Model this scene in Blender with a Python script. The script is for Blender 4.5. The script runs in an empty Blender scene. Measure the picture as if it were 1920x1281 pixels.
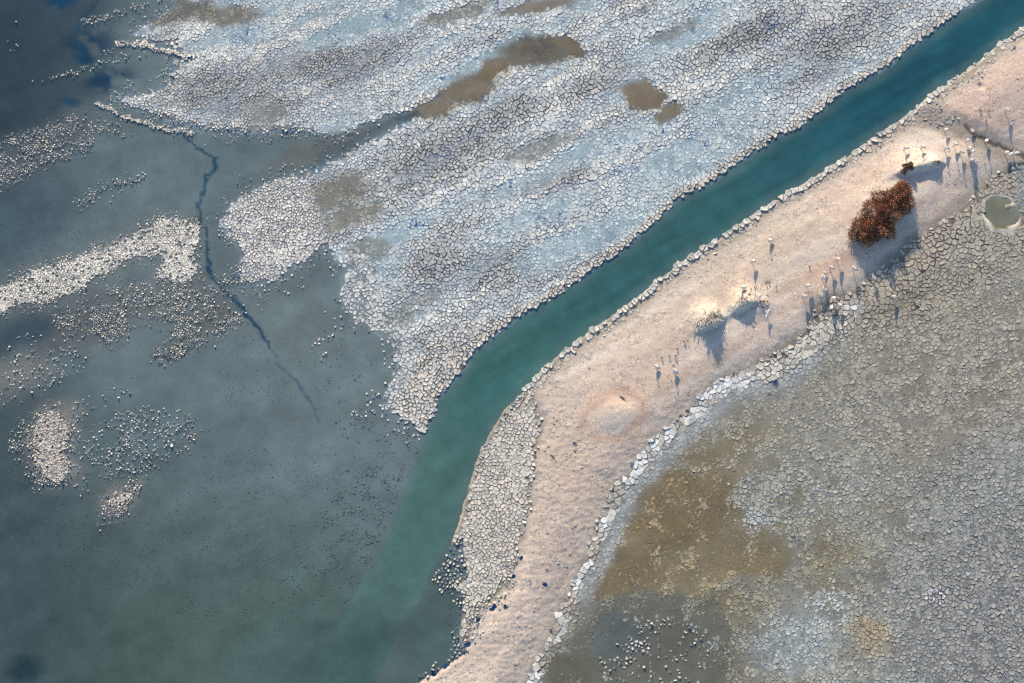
import bpy, math, random
import numpy as np
from mathutils import Vector, Matrix

random.seed(7)
rng = np.random.default_rng(11)
SC = bpy.context.scene
COL = SC.collection
R = math.radians

# ------------------------------------------------------------------ camera, sky, sun, exposure
PW, PH = 1920.0, 1281.0            # size of the survey sheet the place is laid out on
HFOV = R(40.0)
TILT = R(12.0)                     # camera looks down, leaning 12 degrees to the north
SCALE = 0.07                       # metres per sheet unit at the centre
FPX = (PW / 2) / math.tan(HFOV / 2)
DIST = SCALE * FPX
CAM = np.array([0.0, -DIST * math.sin(TILT), DIST * math.cos(TILT)])
FWD = np.array([0.0, math.sin(TILT), -math.cos(TILT)])
UPV = np.array([0.0, math.cos(TILT), math.sin(TILT)])

cd = bpy.data.cameras.new('camera')
cam = bpy.data.objects.new('camera', cd); COL.objects.link(cam); SC.camera = cam
cd.sensor_width = 36.0; cd.angle = HFOV; cd.clip_start = 0.5; cd.clip_end = 20000
cam.location = CAM; cam.rotation_euler = (TILT, 0, 0)

SUN_EL = R(21.0)
SH = Vector((0.215, -0.977, 0)).normalized()          # shadows fall this way on the ground
w = bpy.data.worlds.new('World'); SC.world = w; w.use_nodes = True
wn = w.node_tree
sky = wn.nodes.new('ShaderNodeTexSky'); sky.sky_type = 'NISHITA'; sky.sun_disc = False
sky.sun_elevation = SUN_EL
sky.sun_rotation = math.atan2(-SH.x, -SH.y)
wn.links.new(sky.outputs[0], wn.nodes['Background'].inputs[0])
wn.nodes['Background'].inputs[1].default_value = 0.10
sl = bpy.data.lights.new('sun', 'SUN'); sl.energy = 4.2; sl.color = (1.0, 0.77, 0.53); sl.angle = R(0.5)
so = bpy.data.objects.new('sun', sl); COL.objects.link(so)
dv = Vector((SH.x * math.cos(SUN_EL), SH.y * math.cos(SUN_EL), -math.sin(SUN_EL)))
so.rotation_euler = dv.to_track_quat('-Z', 'Y').to_euler(); so.location = (0, 60, 60)
vs = SC.view_settings
vs.view_transform = 'Standard'; vs.look = 'None'; vs.exposure = 1.0; vs.gamma = 1.0; vs.use_curve_mapping = False
SC.cycles.use_denoising = False
SC.cycles.max_bounces = 4; SC.cycles.diffuse_bounces = 1; SC.cycles.glossy_bounces = 1; SC.cycles.transparent_max_bounces = 6

KL = np.array([1.35, 1.22, 1.16])                     # light on level ground, from a grey card
def alb(c):
    """albedo of a level lit surface that photographs as the 0-255 colour c"""
    c = np.asarray(c, float) / 255.0
    lin = np.where(c <= 0.04045, c / 12.92, ((c + 0.055) / 1.055) ** 2.4)
    return np.clip(lin / KL, 0.004, 0.85)

# ------------------------------------------------------------------ sheet coordinates -> ground
def ground_xy(u, v, z=0.0):
    u = np.asarray(u, float); v = np.asarray(v, float)
    uc = np.clip(u, -700, PW + 700); vc = np.clip(v, -700, PH + 700)
    a = (uc - PW / 2) / FPX; b = -(vc - PH / 2) / FPX
    dx = a; dy = FWD[1] + b * UPV[1]; dz = FWD[2] + b * UPV[2]
    t = (z - CAM[2]) / dz
    x = CAM[0] + t * dx; y = CAM[1] + t * dy
    return x + (u - uc) * SCALE, y - (v - vc) * SCALE

# ------------------------------------------------------------------ noise and layout maps
_LAT = [rng.random((256, 256)) for _ in range(8)]
def vnoise(x, y, k=0):
    L = _LAT[k % 8]
    xi = np.floor(x).astype(int); yi = np.floor(y).astype(int)
    fx = x - xi; fy = y - yi
    fx = fx * fx * (3 - 2 * fx); fy = fy * fy * (3 - 2 * fy)
    x0 = xi & 255; x1 = (xi + 1) & 255; y0 = yi & 255; y1 = (yi + 1) & 255
    return (L[y0, x0] * (1 - fx) + L[y0, x1] * fx) * (1 - fy) + (L[y1, x0] * (1 - fx) + L[y1, x1] * fx) * fy
def fbm(x, y, k=0, o=4):
    s = 0; a = 0.5; n = 0
    for i in range(o):
        s = s + a * vnoise(x * 2 ** i + 17 * i, y * 2 ** i + 31 * i, k + i); n += a; a *= 0.5
    return s / n
def sstep(a, b, x):
    t = np.clip((x - a) / (b - a), 0, 1); return t * t * (3 - 2 * t)

MG = 4.0; U0, U1, V0, V1 = -260.0, 2180.0, -240.0, 1520.0
mu = np.arange(U0, U1 + 1, MG); mv = np.arange(V0, V1 + 1, MG)
MU, MV = np.meshgrid(mu, mv)
MS = MU.shape
def sd_poly(P):
    """signed distance, negative inside"""
    P = np.asarray(P, float); n = len(P)
    d2 = np.full(MS, 1e12); ins = np.zeros(MS, bool)
    for i in range(n):
        ax, ay = P[i]; bx, by = P[(i + 1) % n]
        ex, ey = bx - ax, by - ay
        wx, wy = MU - ax, MV - ay
        t = np.clip((wx * ex + wy * ey) / (ex * ex + ey * ey + 1e-9), 0, 1)
        d2 = np.minimum(d2, (wx - t * ex) ** 2 + (wy - t * ey) ** 2)
        c = ((ay <= MV) & (by > MV)) | ((by <= MV) & (ay > MV))
        if ey != 0: ins ^= c & (MU < ax + (MV - ay) * ex / ey)
    d = np.sqrt(d2)
    return np.where(ins, -d, d)
def sd_line(P):
    P = np.asarray(P, float); d2 = np.full(MS, 1e12)
    for (ax, ay), (bx, by) in zip(P[:-1], P[1:]):
        ex, ey = bx - ax, by - ay
        t = np.clip(((MU - ax) * ex + (MV - ay) * ey) / (ex * ex + ey * ey + 1e-9), 0, 1)
        d2 = np.minimum(d2, (MU - ax - t * ex) ** 2 + (MV - ay - t * ey) ** 2)
    return np.sqrt(d2)
def m_poly(P, f): return 1 - sstep(-f, f, sd_poly(P))
def m_line(P, wd, f): return 1 - sstep(wd - f, wd + f, sd_line(P))
def m_blob(cx, cy, rx, ry, ang=0, soft=0.5):
    c, s = math.cos(R(ang)), math.sin(R(ang))
    dx, dy = MU - cx, MV - cy
    q = np.hypot((dx * c - dy * s) / rx, (dx * s + dy * c) / ry)     # ang counts anticlockwise on the sheet
    return 1 - sstep(1 - soft, 1 + soft, q)

def arr3(c): return np.broadcast_to(alb(c), MS + (3,)).copy()
M = {
    'G': arr3((100, 106, 106)),          # bed colour
    'Z': np.full(MS, -0.13),             # bed height, water level is 0
    'W': arr3((101, 117, 123)),           # colour of the water: its silt, plus painted sky reflection and vignette
    'A': np.full(MS, 0.72),              # how murky the water is
    'P': np.zeros(MS),                   # share of mud plates that stand there
    'H': np.full(MS, 0.15),              # thickness of the plates
    'S': np.full(MS, 0.62),              # how much of its cell a plate fills
    'C': arr3((214, 210, 205)),          # colour of the plates
    'K': np.full(MS, 0.5),               # how much the rims curl and whiten
    'Q': np.zeros(MS),                   # roughness of the sand
    'R': np.zeros(MS),                   # mounds
    'B': np.zeros(MS),                   # sandiness (grain)
}
def put(mask, **kw):
    for k, val in kw.items():
        if k in 'GWC':
            m3 = mask[..., None]; M[k] = M[k] * (1 - m3) + alb(val) * m3
        else:
            M[k] = M[k] * (1 - mask) + val * mask

# ---- traced outlines (sheet units)
NW_BANK = [(2060,-150),(1838,0),(1790,35),(1699,100),(1671,122),(1622,150),(1581,175),(1550,205),(1500,240),(1455,262),(1400,297),(1340,340),
 (1280,375),(1220,427),(1173,470),(1107,514),(1067,544),(1007,580),(973,597),(947,620),(917,640),(893,660),(867,694),(850,724),(827,747),(820,777),(800,812)]
NW_LOW = [(787,850),(780,877),(763,911),(750,944),(727,1000),(710,1054),(690,1084),(660,1120),(640,1160),(620,1220),(605,1281),(590,1400),(580,1560)]
SE_BANK = [(2200,-150),(2060,-55),(1920,50),(1852,100),(1824,126),(1791,144),(1771,161),(1743,179),(1721,198),(1697,220),(1653,247),(1622,268),(1594,288),
 (1559,312),(1511,343),(1475,362),(1430,390),(1357,440),(1329,457),(1283,486),(1241,517),(1200,554),(1136,600),(1090,633),(1055,659),(1013,694),(990,722),
 (973,740),(940,777),(923,804),(897,850),(887,884),(878,914),(866,960),(850,1010)]
SE_LOW = [(835,1040),(815,1068),(797,1100),(790,1120),(773,1140),(750,1172),(722,1225),(700,1281),(690,1400),(685,1560)]
FLAT = [(2060,-150),(1300,-260),(250,-260),(190,-60),(330,8),(250,66),(300,85),(372,108),(330,116),(322,150),(290,172),(216,186),(250,200),(300,220),(350,234),(400,243),(470,250),
 (590,250),(650,240),(735,222),(745,238),(640,288),(600,310),(560,326),(480,350),(430,380),(412,415),(440,450),(455,490),(448,525),(492,545),(540,508),(600,472),(612,462),
 (640,500),(640,560),(655,600),(700,622),(735,645),(742,690),(722,740),(715,772),(765,795),(795,812)] + NW_BANK[::-1]
SALT = [(960,1400),(985,1300),(1018,1225),(1045,1170),(1075,1105),(1105,1040),(1130,985),(1155,925),(1195,880),(1238,830),(1290,782),(1345,730),(1400,707),(1455,690),(1500,655),(1560,612),(1605,578)]
SAND = SE_BANK + [(855,1060),(865,1120),(862,1165),(850,1200),(868,1228),(827,1248),(780,1281),(700,1400)] + \
 [(945,1400)] + [(x + 1, y + 1) for x, y in SALT[1:]] + [(1612,566),(1650,530),(1700,480),(1760,430),(1820,390),(1850,345),(1900,310),(1960,290),(2200,200)]
BASIN = [(950,1400)] + SALT[1:] + [(1600,570),(1650,535),(1700,485),(1760,435),(1820,395),(1850,350),(1900,315),(1960,292),(2200,200),(2200,1560),(940,1560)]
EDGE_C1 = [(985,735),(1012,760),(1020,800),(1003,880),(990,950),(975,1040),(962,1100),(905,1150),(872,1222),(855,1190),(865,1120),(850,1098),(825,1110),(812,1092),
 (845,1030),(867,971),(880,907),(892,858),(923,804),(950,770)]

# ---- lake
rag = sstep(.36, .56, fbm(MU / 20, MV / 14, 5, 4))
put(m_poly([(-260,-240),(330,-240),(230,0),(190,120),(170,190),(0,260),(-260,300)], 90), W=(68,84,93), G=(70,85,95))  # dark corner: vignette and sky reflection painted into water and bed colour
put(m_blob(-40, 130, 170, 330, 0, .6), W=(54,70,81))
put(m_blob(150, 1290, 430, 330, 0, .7), W=(76,92,90), G=(80,88,80))
put(m_blob(-20, 1050, 180, 420, 0, .7), W=(70,85,90))
put(m_blob(560, 1180, 200, 190, 20, .7), W=(86,105,103))
put(m_blob(640, 760, 210, 170, 20, .7), W=(108,123,128))
put(m_blob(560, 600, 120, 90, 0, .7), W=(108,122,126))
put(m_blob(300, 330, 170, 60, 10, .7), W=(102,118,125))
put(m_blob(620, 275, 110, 26, 20, .6), W=(104,108,106), G=(118,116,110))
put(m_blob(20, 420, 130, 60, 20, .7), W=(74,91,101))
put(m_blob(60, 620, 110, 40, 20, .7), W=(70,86,98))
put(m_blob(165, 84, 42, 26, 10, .6) * rag, W=(26,60,86), A=.95, Z=-.4)
put(m_blob(210, 156, 54, 26, -5, .6) * rag, W=(26,60,86), A=.95, Z=-.4)
put(m_blob(160, 112, 16, 9, 0, .5), W=(24,62,90), A=.9)
put(m_blob(115, 4, 26, 12, 0, .5), W=(24,62,92), A=.9)
put(m_blob(130, 192, 18, 9, 0, .6), W=(36,70,94), A=.85)
put(m_blob(45, 1255, 34, 26, 0, .7), W=(38,60,68), A=.9)
put(m_line([(440,560),(456,590)], 5, 4), W=(40,74,100), A=.9)
put(m_line([(560,325),(615,296),(660,266),(700,246),(735,232)], 4, 4), W=(62,82,94), A=.9)
put(m_line([(185,0),(155,30),(148,60)], 4, 4) * .7, W=(34,66,92), A=.85)

# ---- cracked flat north-west of the channel
fl = m_poly(FLAT, 5)
put(fl, G=(126,128,131), Z=0.012, P=1.0, H=.05, S=.89, C=(206,214,219), K=.9, W=(112,132,150), A=.7)  # bluish white: the mud's own tone plus sky reflection put into the colour
SA = R(-27)
def streak(u, v, a, b, k):
    s = u * math.cos(SA) + v * math.sin(SA) * -1; t = u * math.sin(-SA) * 1 + v * math.cos(SA)
    al = u * math.cos(R(27)) - v * math.sin(R(27)); ac = u * math.sin(R(27)) + v * math.cos(R(27))
    return fbm(al / a, ac / b, k, 4)
st1 = streak(MU, MV, 190, 34, 1); st2 = streak(MU, MV, 120, 20, 4)
mk = fl * sstep(.50, .68, st1); put(mk * .8, C=(190,202,210), H=.03, S=.92, K=1.2, G=(120,132,140), Z=-.035, W=(162,178,189), A=.7)
mk = fl * sstep(.46, .30, st1); put(mk * .7, C=(182,185,189), H=.065, S=.86, K=.8, G=(98,96,99))
mk = fl * sstep(.58, .75, st2); put(mk * .5, C=(158,166,172), H=.03, S=.92, K=1.)
def dark_zone(m): put(m * fl, C=(168,170,174), H=.075, S=.84, K=.7, G=(74,72,75))
st3 = streak(MU, MV, 150, 11, 2); rag3 = fbm(MU / 22, MV / 15, 6, 5)
put(fl * sstep(.54, .68, st3) * .85, C=(234,233,231), H=.07, Z=.02, K=1.1)
def film_zone(m): put(m * fl, C=(186,201,210), H=.03, S=.92, K=1.3, G=(120,136,146), Z=-.04, W=(162,182,194), A=.72)  # pale blue of the water film includes sky reflection, painted into its colours
def murk_zone(m, c, wc=None): put(m * fl, C=tuple(min(255, x + 14) for x in c), G=c, H=.028, S=.92, K=.9)
for b in [(400,170,90,42,10),(560,120,110,34,18),(700,105,80,30,22),(850,285,90,38,24),(770,325,60,30,24),(925,500,75,34,18),(820,500,60,36,10),(960,205,60,26,24),
          (1400,65,120,26,24),(1580,60,130,40,24),(1130,150,80,26,25),(1060,330,60,25,24),(480,200,90,26,5),(640,140,60,30,20),(1500,130,70,30,24)]:
    dark_zone(m_blob(*b, .6) * .85)
for b in [(1050,470,80,32,24),(1150,425,90,30,24),(1290,300,130,34,25),(460,70,60,16,15),(740,30,90,26,20),(900,115,120,22,24),(1290,60,110,22,26),(1130,270,120,24,24),
          (1000,410,110,22,24),(640,60,90,20,18),(1400,170,110,24,25),(700,500,60,24,20),(760,430,80,20,24)]:
    film_zone(m_blob(*b, .65) * .8)
put(fl * sstep(.62, .72, fbm(MU / 24, MV / 18, 3, 3)) * sstep(30, 80, -sd_poly(FLAT)), W=(40,84,138), A=.8, Z=-.012)
for b, c in [((1008,98,68,30,6),(104,95,80)),((1065,85,36,14,-30),(122,110,90)),((880,168,80,28,24),(120,109,89)),((930,125,40,18,25),(120,108,88)),((810,205,42,16,15),(126,118,104)),((1205,182,44,24,-12),(126,112,90)),((1250,212,30,14,18),(124,112,92)),
             ((640,360,66,36,10),(130,128,120)),((570,400,50,46,0),(136,134,128)),((660,405,60,20,24),(140,138,130)),((1010,275,70,18,22),(140,144,144)),
             ((330,22,70,26,10),(112,110,104)),((860,22,70,14,18),(138,138,136)),((1010,12,90,12,12),(132,122,108)),((500,215,34,34,20),(140,142,142)),((690,470,46,22,14),(136,140,138)),
             ((735,600,50,22,20),(132,138,138)),((1260,60,50,12,24),(140,146,146)),((520,300,1,1,0),(120,120,120)),((800,555,46,16,20),(140,146,150)),((430,30,60,20,0),(122,118,110))]:
    mkk = m_blob(*b, .6); mkk = sstep(.12, .9, mkk + (rag3 - .5) * .9) * sstep(0, .15, mkk); murk_zone(mkk * .9, c)
    brown = c[0] - c[2] > 12
    put(mkk * fl * .9, Z=-.035 if not brown else -.06, W=tuple(int(x * .98) for x in c), A=.82 if brown else .66)
put(m_line([(600,292),(660,262),(735,230),(780,212)], 7, 5), P=0, Z=-.15, G=(92,98,100), W=(80,92,98))
put(m_blob(965, 148, 36, 15, 15, .5) * fl, C=(210,214,218), Z=.02, W=(140,160,170), A=.5, G=(130,130,130))
# pale dry margin beside the channel
put(m_line(NW_BANK[2:], 16, 9) * fl, C=(214,208,202), H=.12, S=.86, K=.6, G=(104,101,100), Z=.03)
put(m_poly([(900,650),(960,600),(880,600),(800,650),(740,720),(720,770),(790,812),(820,770)], 14) * fl, C=(214,209,204), H=.11, S=.86, G=(112,113,114))
# ragged western ends: plates thin out, drown
put(m_poly([(640,470),(700,480),(720,560),(760,620),(760,700),(735,800),(640,640)], 16) * fl, P=1., S=.85, Z=-.035, H=.05, C=(206,208,210), W=(122,133,138), G=(112,116,118))
put(m_poly([(410,330),(560,310),(620,470),(450,560)], 14) * fl, S=.84, Z=-.035, C=(222,219,217), H=.09, W=(118,126,132), G=(112,114,116))
put(m_line([(300,222),(350,236),(400,244),(590,250)], 12, 8) * fl, S=.75, H=.10, C=(222,218,214))

chan_late = m_poly(NW_BANK + NW_LOW + SE_LOW[::-1] + SE_BANK[::-1], 12)
fringe = np.clip(1 - m_poly(FLAT, 46) * 1.9, 0, 1) * sstep(20, 60, np.abs(sd_poly(NW_BANK + NW_LOW + SE_LOW[::-1] + SE_BANK[::-1])))
M['Z'] -= fringe * fl * .035
chd = np.abs(sd_poly(NW_BANK + NW_LOW + SE_LOW[::-1] + SE_BANK[::-1])); west = sstep(14, 50, chd)
soft = m_poly(FLAT, 46)
soft = np.clip((soft - .5) * 2 + .25 + (streak(MU, MV, 60, 12, 3) - .5) * 1.6, 0, 1)
M['P'] = np.where(fl > .5, M['P'] * (1 - west * (1 - np.clip(soft * 2.2, 0, 1))), M['P'])
halo = np.clip(m_poly(FLAT, 44) - fl, 0, 1) * west
put(np.clip(halo * 2.2, 0, 1) * (1 - chan_late), P=.42, S=.7, H=.15, Z=-.085, C=(222,219,216), K=.5)
put(np.clip(halo * 1.6, 0, 1) * .6, W=(114,125,131), G=(112,118,122))
# ---- plates standing in the lake
def isle(P, dens, f=15, c=(238,232,225), h=.17, s=.70, z=-.075, g=None):
    m = m_poly(P, f); m = np.maximum(m - fl, 0)
    put(m, P=dens, C=c, H=h, S=s, Z=z, K=.5)
    if g: put(m_poly(P, 30) * (1 - fl) * .6, G=g, W=g, A=.65)
def band(L, wd, dens, f=4, **k):
    m = np.maximum(m_line(L, wd, f) - fl, 0)
    put(m, P=dens, C=k.get('c', (232,225,216)), H=k.get('h', .19), S=k.get('s', .74), Z=k.get('z', -.065), K=.6)
isle([(0,262),(70,238),(150,210),(178,213),(202,232),(242,242),(215,254),(182,250),(172,282),(100,302),(30,338),(-80,370),(-80,300)], .74, g=(100,106,110))
band([(35,305),(90,292),(165,268)], 8, .75); band([(70,248),(165,213)], 5, .6); band([(190,228),(235,242)], 6, .5)
isle([(130,378),(190,350),(240,325),(272,320),(276,346),(220,370),(150,390)], .6); band([(200,356),(265,330)], 7, .65)
isle([(-100,560),(0,530),(60,505),(150,475),(220,445),(260,425),(300,405),(380,410),(386,440),(372,480),(376,520),(350,548),(290,520),(300,490),(260,490),(230,500),(140,555),(60,578),(0,592),(-100,640)], .9, s=.83, z=-.03, h=.10, g=(128,128,126))
isle([(100,590),(150,560),(230,530),(300,540),(380,530),(440,555),(452,600),(430,622),(330,672),(290,678),(310,640),(320,610),(260,600),(230,642),(160,652),(100,660)], .62, g=(106,108,106))
band([(300,672),(350,640),(440,590)], 16, .62); band([(150,620),(215,600)], 18, .6)
isle([(-90,700),(0,680),(30,660),(85,655),(100,690),(60,722),(0,742),(-90,770)], .9, s=.83, z=-.03, h=.10, g=(140,140,138))
isle([(-60,660),(60,625),(150,610),(190,640),(140,700),(80,740),(0,760)], .18, 12)
isle([(12,830),(45,785),(110,748),(148,756),(146,810),(134,850),(165,880),(150,910),(90,930),(45,905)], .7)
isle([(60,810),(75,775),(112,754),(142,762),(136,810),(122,845),(150,878),(138,898),(95,912),(60,870)], .97, s=.84, h=.2, z=-.03, c=(222,212,204), g=(170,162,156))
isle([(150,840),(210,770),(300,760),(382,790),(350,850),(260,892),(190,905),(120,950)], .36, 12); band([(250,870),(300,840),(360,800)], 12, .6)
isle([(178,965),(210,910),(262,902),(256,940),(215,975),(185,990)], .55); isle([(196,950),(212,920),(258,908),(246,938),(212,962)], .95, s=.82, z=-.04, c=(224,214,206), g=(168,160,154))
isle([(555,690),(600,640),(640,605),(650,640),(595,692)], .14, 10); isle([(530,545),(560,525),(575,535),(540,560)], .2); isle([(610,520),(650,505),(650,540),(620,560)], .2)
isle([(650,770),(720,720),(790,800),(790,840),(700,800)], .2, 12); isle([(670,740),(700,735),(695,765),(668,770)], .45)
band([(90,148),(130,138),(205,115),(225,108)], 6, .34); band([(60,150),(95,155)], 5, .25); band([(165,40),(210,30),(270,8)], 8, .5); band([(270,5),(300,10)], 6, .4); band([(185,57),(198,55)], 4, .3)
band([(218,81),(270,84),(320,96),(372,110)], 6, 1., 2.5, s=.84, z=-.03); band([(180,196),(210,211),(240,222),(290,237),(358,248)], 5.5, 1., 2.5, s=.84, z=-.03)
band([(200,98),(285,108)], 8, .2); isle([(270,30),(360,20),(420,60),(300,75)], .22, 10)
isle([(220,160),(300,150),(320,120),(330,170),(250,190)], .25)
band([(130,120),(150,60)], 3, .06); band([(20,85),(40,95)], 8, .12); band([(25,30),(35,45)], 8, .1)
isle([(100,760),(210,720),(245,700),(250,730),(130,800)], .1, 12); band([(40,745),(130,712)], 8, .22); band([(185,742),(235,728)], 10, .3)
isle([(390,520),(440,500),(452,540),(420,545)], .35)

# ---- channel
chan = m_poly(NW_BANK + NW_LOW + SE_LOW[::-1] + SE_BANK[::-1], 3.5)
put(chan, Z=-1.1, W=(54,97,102), A=.96, P=0, G=(90,100,96))
chan2 = sstep(-2, -34, sd_poly(NW_BANK + NW_LOW + SE_LOW[::-1] + SE_BANK[::-1]))
put(chan * m_blob(1780, 80, 400, 330, 30, .7), W=(36,84,99))
put(chan * m_blob(760, 1000, 220, 300, 0, .7), W=(76,110,107))
put(chan * m_blob(670, 1230, 170, 180, 0, .7), W=(76,103,101))
put(chan * m_blob(990, 690, 140, 120, 0, .7), W=(62,105,105))
put(chan * (1 - sstep(3, 24, -sd_poly(NW_BANK + NW_LOW + SE_LOW[::-1] + SE_BANK[::-1]))) * .55 * (.4 + .9 * fbm(MU / 40, MV / 40, 3, 3)), W=(92,118,120))
lowch = m_blob(650, 1270, 200, 120, 0, .7)
put(lowch * .75, Z=-.25, W=(66,92,90), A=.9)
put(m_poly([(850,1010),(815,1068),(797,1100),(770,1150),(700,1281),(690,1400),(800,1400),(830,1250),(850,1200),(862,1160),(865,1110),(850,1060)], 6), Z=-.22, W=(82,100,102), A=.82, G=(95,100,98))
put(m_blob(800, 1195, 45, 50, 20, .7), W=(76,96,96))

# ---- sand spit
sd_sand = sd_poly(SAND)
sand = 1 - sstep(-4, 4, sd_sand)
inner = sstep(0, -90, sd_sand)
sd_bas = sd_poly(BASIN)
put(sand, G=(210,199,191), Z=.05, P=0, B=1.0)
M['Z'] += sand * (.13 * sstep(4, 70, sd_bas) + inner * .30)
mid = sstep(-18, -60, sd_sand)
put(sand * mid, G=(222,203,191))
st4 = streak(MU, MV, 220, 16, 6)
put(sand * sstep(.52, .66, st4) * .6, G=(206,183,168)); put(sand * sstep(.48, .36, st4) * .7, G=(229,216,207))
put(sand * m_poly([(985,735),(1060,690),(1100,760),(1180,900),(1130,1040),(1060,1180),(960,1300),(840,1300),(980,1090),(1010,880)], 24) * .8, G=(209,194,184))
for b, c in [((1560,500,90,22,28),(212,182,166)),((1290,600,130,34,27),(221,202,188)),((1180,740,80,40,20),(214,190,174)),((1590,330,120,40,27),(222,198,180)),
             ((1400,540,80,30,20),(219,199,182)),((1330,500,160,22,30),(214,198,186)),((1480,440,120,34,30),(220,200,184)),((1250,650,70,20,28),(213,190,176)),
             ((1850,200,90,80,0),(212,186,174)),((1885,130,70,50,0),(204,182,172)),((1070,880,60,90,20),(212,191,178)),((1040,1010,50,60,10),(208,190,180))]:
    put(sand * m_blob(*b, .7) * .8, G=c)
put(sand * m_line(SE_BANK[3:28], 30, 18) * .8, G=(196,185,179))
put(sand * m_line([(x - 22, y - 14) for x, y in SALT], 16, 14) * .6, G=(188,176,164))
put(sand * m_poly([(985,735),(1040,720),(1090,800),(1200,860),(1150,930),(1080,1100),(1000,1290),(780,1300),(960,1100)], 30), Q=1.0)
put(sand * m_line(SE_BANK[3:28], 46, 30), Q=.75)
put(sand * m_line([(x - 14, y - 10) for x, y in SALT], 20, 14), Q=.9)
put(sand * m_blob(1900, 170, 110, 90, 0, .6), Q=.4)
put(sand * m_line([(1560,590),(1620,550),(1700,470),(1770,410),(1830,350)], 20, 18) * .8, G=(190,180,168))
put(sand * m_line(SE_BANK[2:28], 22, 12), P=1., S=.90, H=.03, C=(206,195,187), G=(150,141,134), K=.6, Z=.12)
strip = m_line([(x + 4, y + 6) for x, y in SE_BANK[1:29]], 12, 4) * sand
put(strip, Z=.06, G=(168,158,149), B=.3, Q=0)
put(sand * m_line([(1600,470),(1680,470),(1760,400),(1800,350),(1815,315),(1790,292),(1740,285)], 5, 7) * .5, G=(204,180,164))
put(sand * m_line([(1620,520),(1700,470),(1780,405),(1845,340),(1850,300),(1815,268),(1740,262),(1660,290)], 4, 6) * .45, G=(228,212,200))
put(sand * np.clip(m_blob(1150, 780, 66, 46, 20, .25) - m_blob(1150, 780, 50, 32, 20, .25), 0, 1) * .9, G=(198,168,150))
put(sand * m_blob(1146, 790, 26, 16, 20, .7) * .6, G=(218,206,196))
# grey cracked branch at the top right
put((1 - m_poly(NW_BANK + NW_LOW + SE_LOW[::-1] + SE_BANK[::-1], 10)) * m_line([(1712,212),(1750,222),(1790,245),(1830,265),(1870,285),(1930,305),(2050,330)], 22, 16), G=(164,155,148), Z=.14)
put(m_line([(1808,240),(1838,262),(1870,278),(1900,288),(1960,310)], 3.2, 3), G=(78,75,72), Z=.02)
put(m_blob(1745, 212, 52, 18, -25, .6), P=1., S=.88, H=.04, C=(168,160,152), K=.3)
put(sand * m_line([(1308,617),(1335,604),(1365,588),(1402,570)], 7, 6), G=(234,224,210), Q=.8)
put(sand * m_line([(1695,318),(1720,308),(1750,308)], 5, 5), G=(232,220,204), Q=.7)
# plates between the sand and the channel, south
c1 = m_poly(EDGE_C1, 16)
c1w = m_poly(EDGE_C1, 34) * sstep(2, 24, sd_poly(NW_BANK + NW_LOW + SE_LOW[::-1] + SE_BANK[::-1]))
put(c1w, Z=.06, G=(196,184,175), Q=.8)
put(c1, P=1.0, S=.90, H=.075, C=(216,209,201), K=.7, G=(134,128,121), Z=.05, B=.2)
put(m_poly([(812,1092),(845,1030),(870,1010),(880,1080),(850,1098),(825,1110)], 8), P=.7, S=.7, H=.18, C=(200,198,194), Z=-.06)
put(m_line([(866,1120),(862,1165),(848,1200),(866,1228),(827,1248),(780,1281)], 9, 6), P=.55, S=.68, H=.2, C=(202,198,192), Z=-.05)
put(m_line([(960,1100),(905,1150),(880,1210)], 14, 10), P=.8, S=.75, H=.07)

# ---- basin south-east of the spit
bs = m_poly(BASIN, 5)
put(bs, G=(72,69,63), Z=-.026, P=1.0, S=.90, H=.045, C=(165,166,160), K=1.5, W=(136,139,136), A=.62, B=0)
n1 = fbm(MU / 120, MV / 90, 2, 4); n2 = fbm(MU / 60, MV / 50, 5, 4)
put(bs * sstep(.48, .62, n1) * .8, C=(150,143,127), G=(84,78,66), W=(132,124,108), Z=-.045)
put(bs * sstep(.50, .36, n1) * .7, C=(160,165,167), G=(80,80,79), W=(140,147,149), Z=-.03)
put(bs * m_poly([(1500,560),(1700,480),(1960,380),(1960,520),(1640,640)], 30), C=(170,163,152), G=(72,69,64), S=.89, H=.055, Z=-.01)
put(bs * m_poly([(1600,640),(1960,500),(1960,860),(1700,900),(1450,800)], 50), C=(167,162,153), G=(80,76,70), H=.045, W=(138,133,125), Z=-.032)
put(bs * m_poly([(1650,880),(1960,800),(1960,1400),(1700,1400)], 70), C=(158,161,161), G=(66,66,67), H=.05, S=.87, W=(130,128,124), Z=-.03)
put(bs * m_blob(1880, 1200, 140, 220, 0, .6) * .7, C=(158,157,156), G=(60,61,64), H=.06, S=.85, W=(112,118,126), Z=-.03)
# wet, bluish strip beside the salt
put(bs * m_line([(x + 40, y + 24) for x, y in SALT[5:14]], 26, 20) * .85, C=(158,165,172), G=(112,118,124), H=.035, K=.7, W=(146,153,160), Z=-.035)
put(bs * m_blob(1370, 950, 290, 210, 25, .8) * .8, C=(150,143,124), W=(132,123,104), G=(84,77,64), Z=-.04)
put(bs * m_blob(1230, 1190, 200, 130, 10, .8) * .6, C=(144,140,126), W=(122,120,108), G=(80,78,70), Z=-.04)
ragb = fbm(MU / 26, MV / 20, 3, 5)
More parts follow.
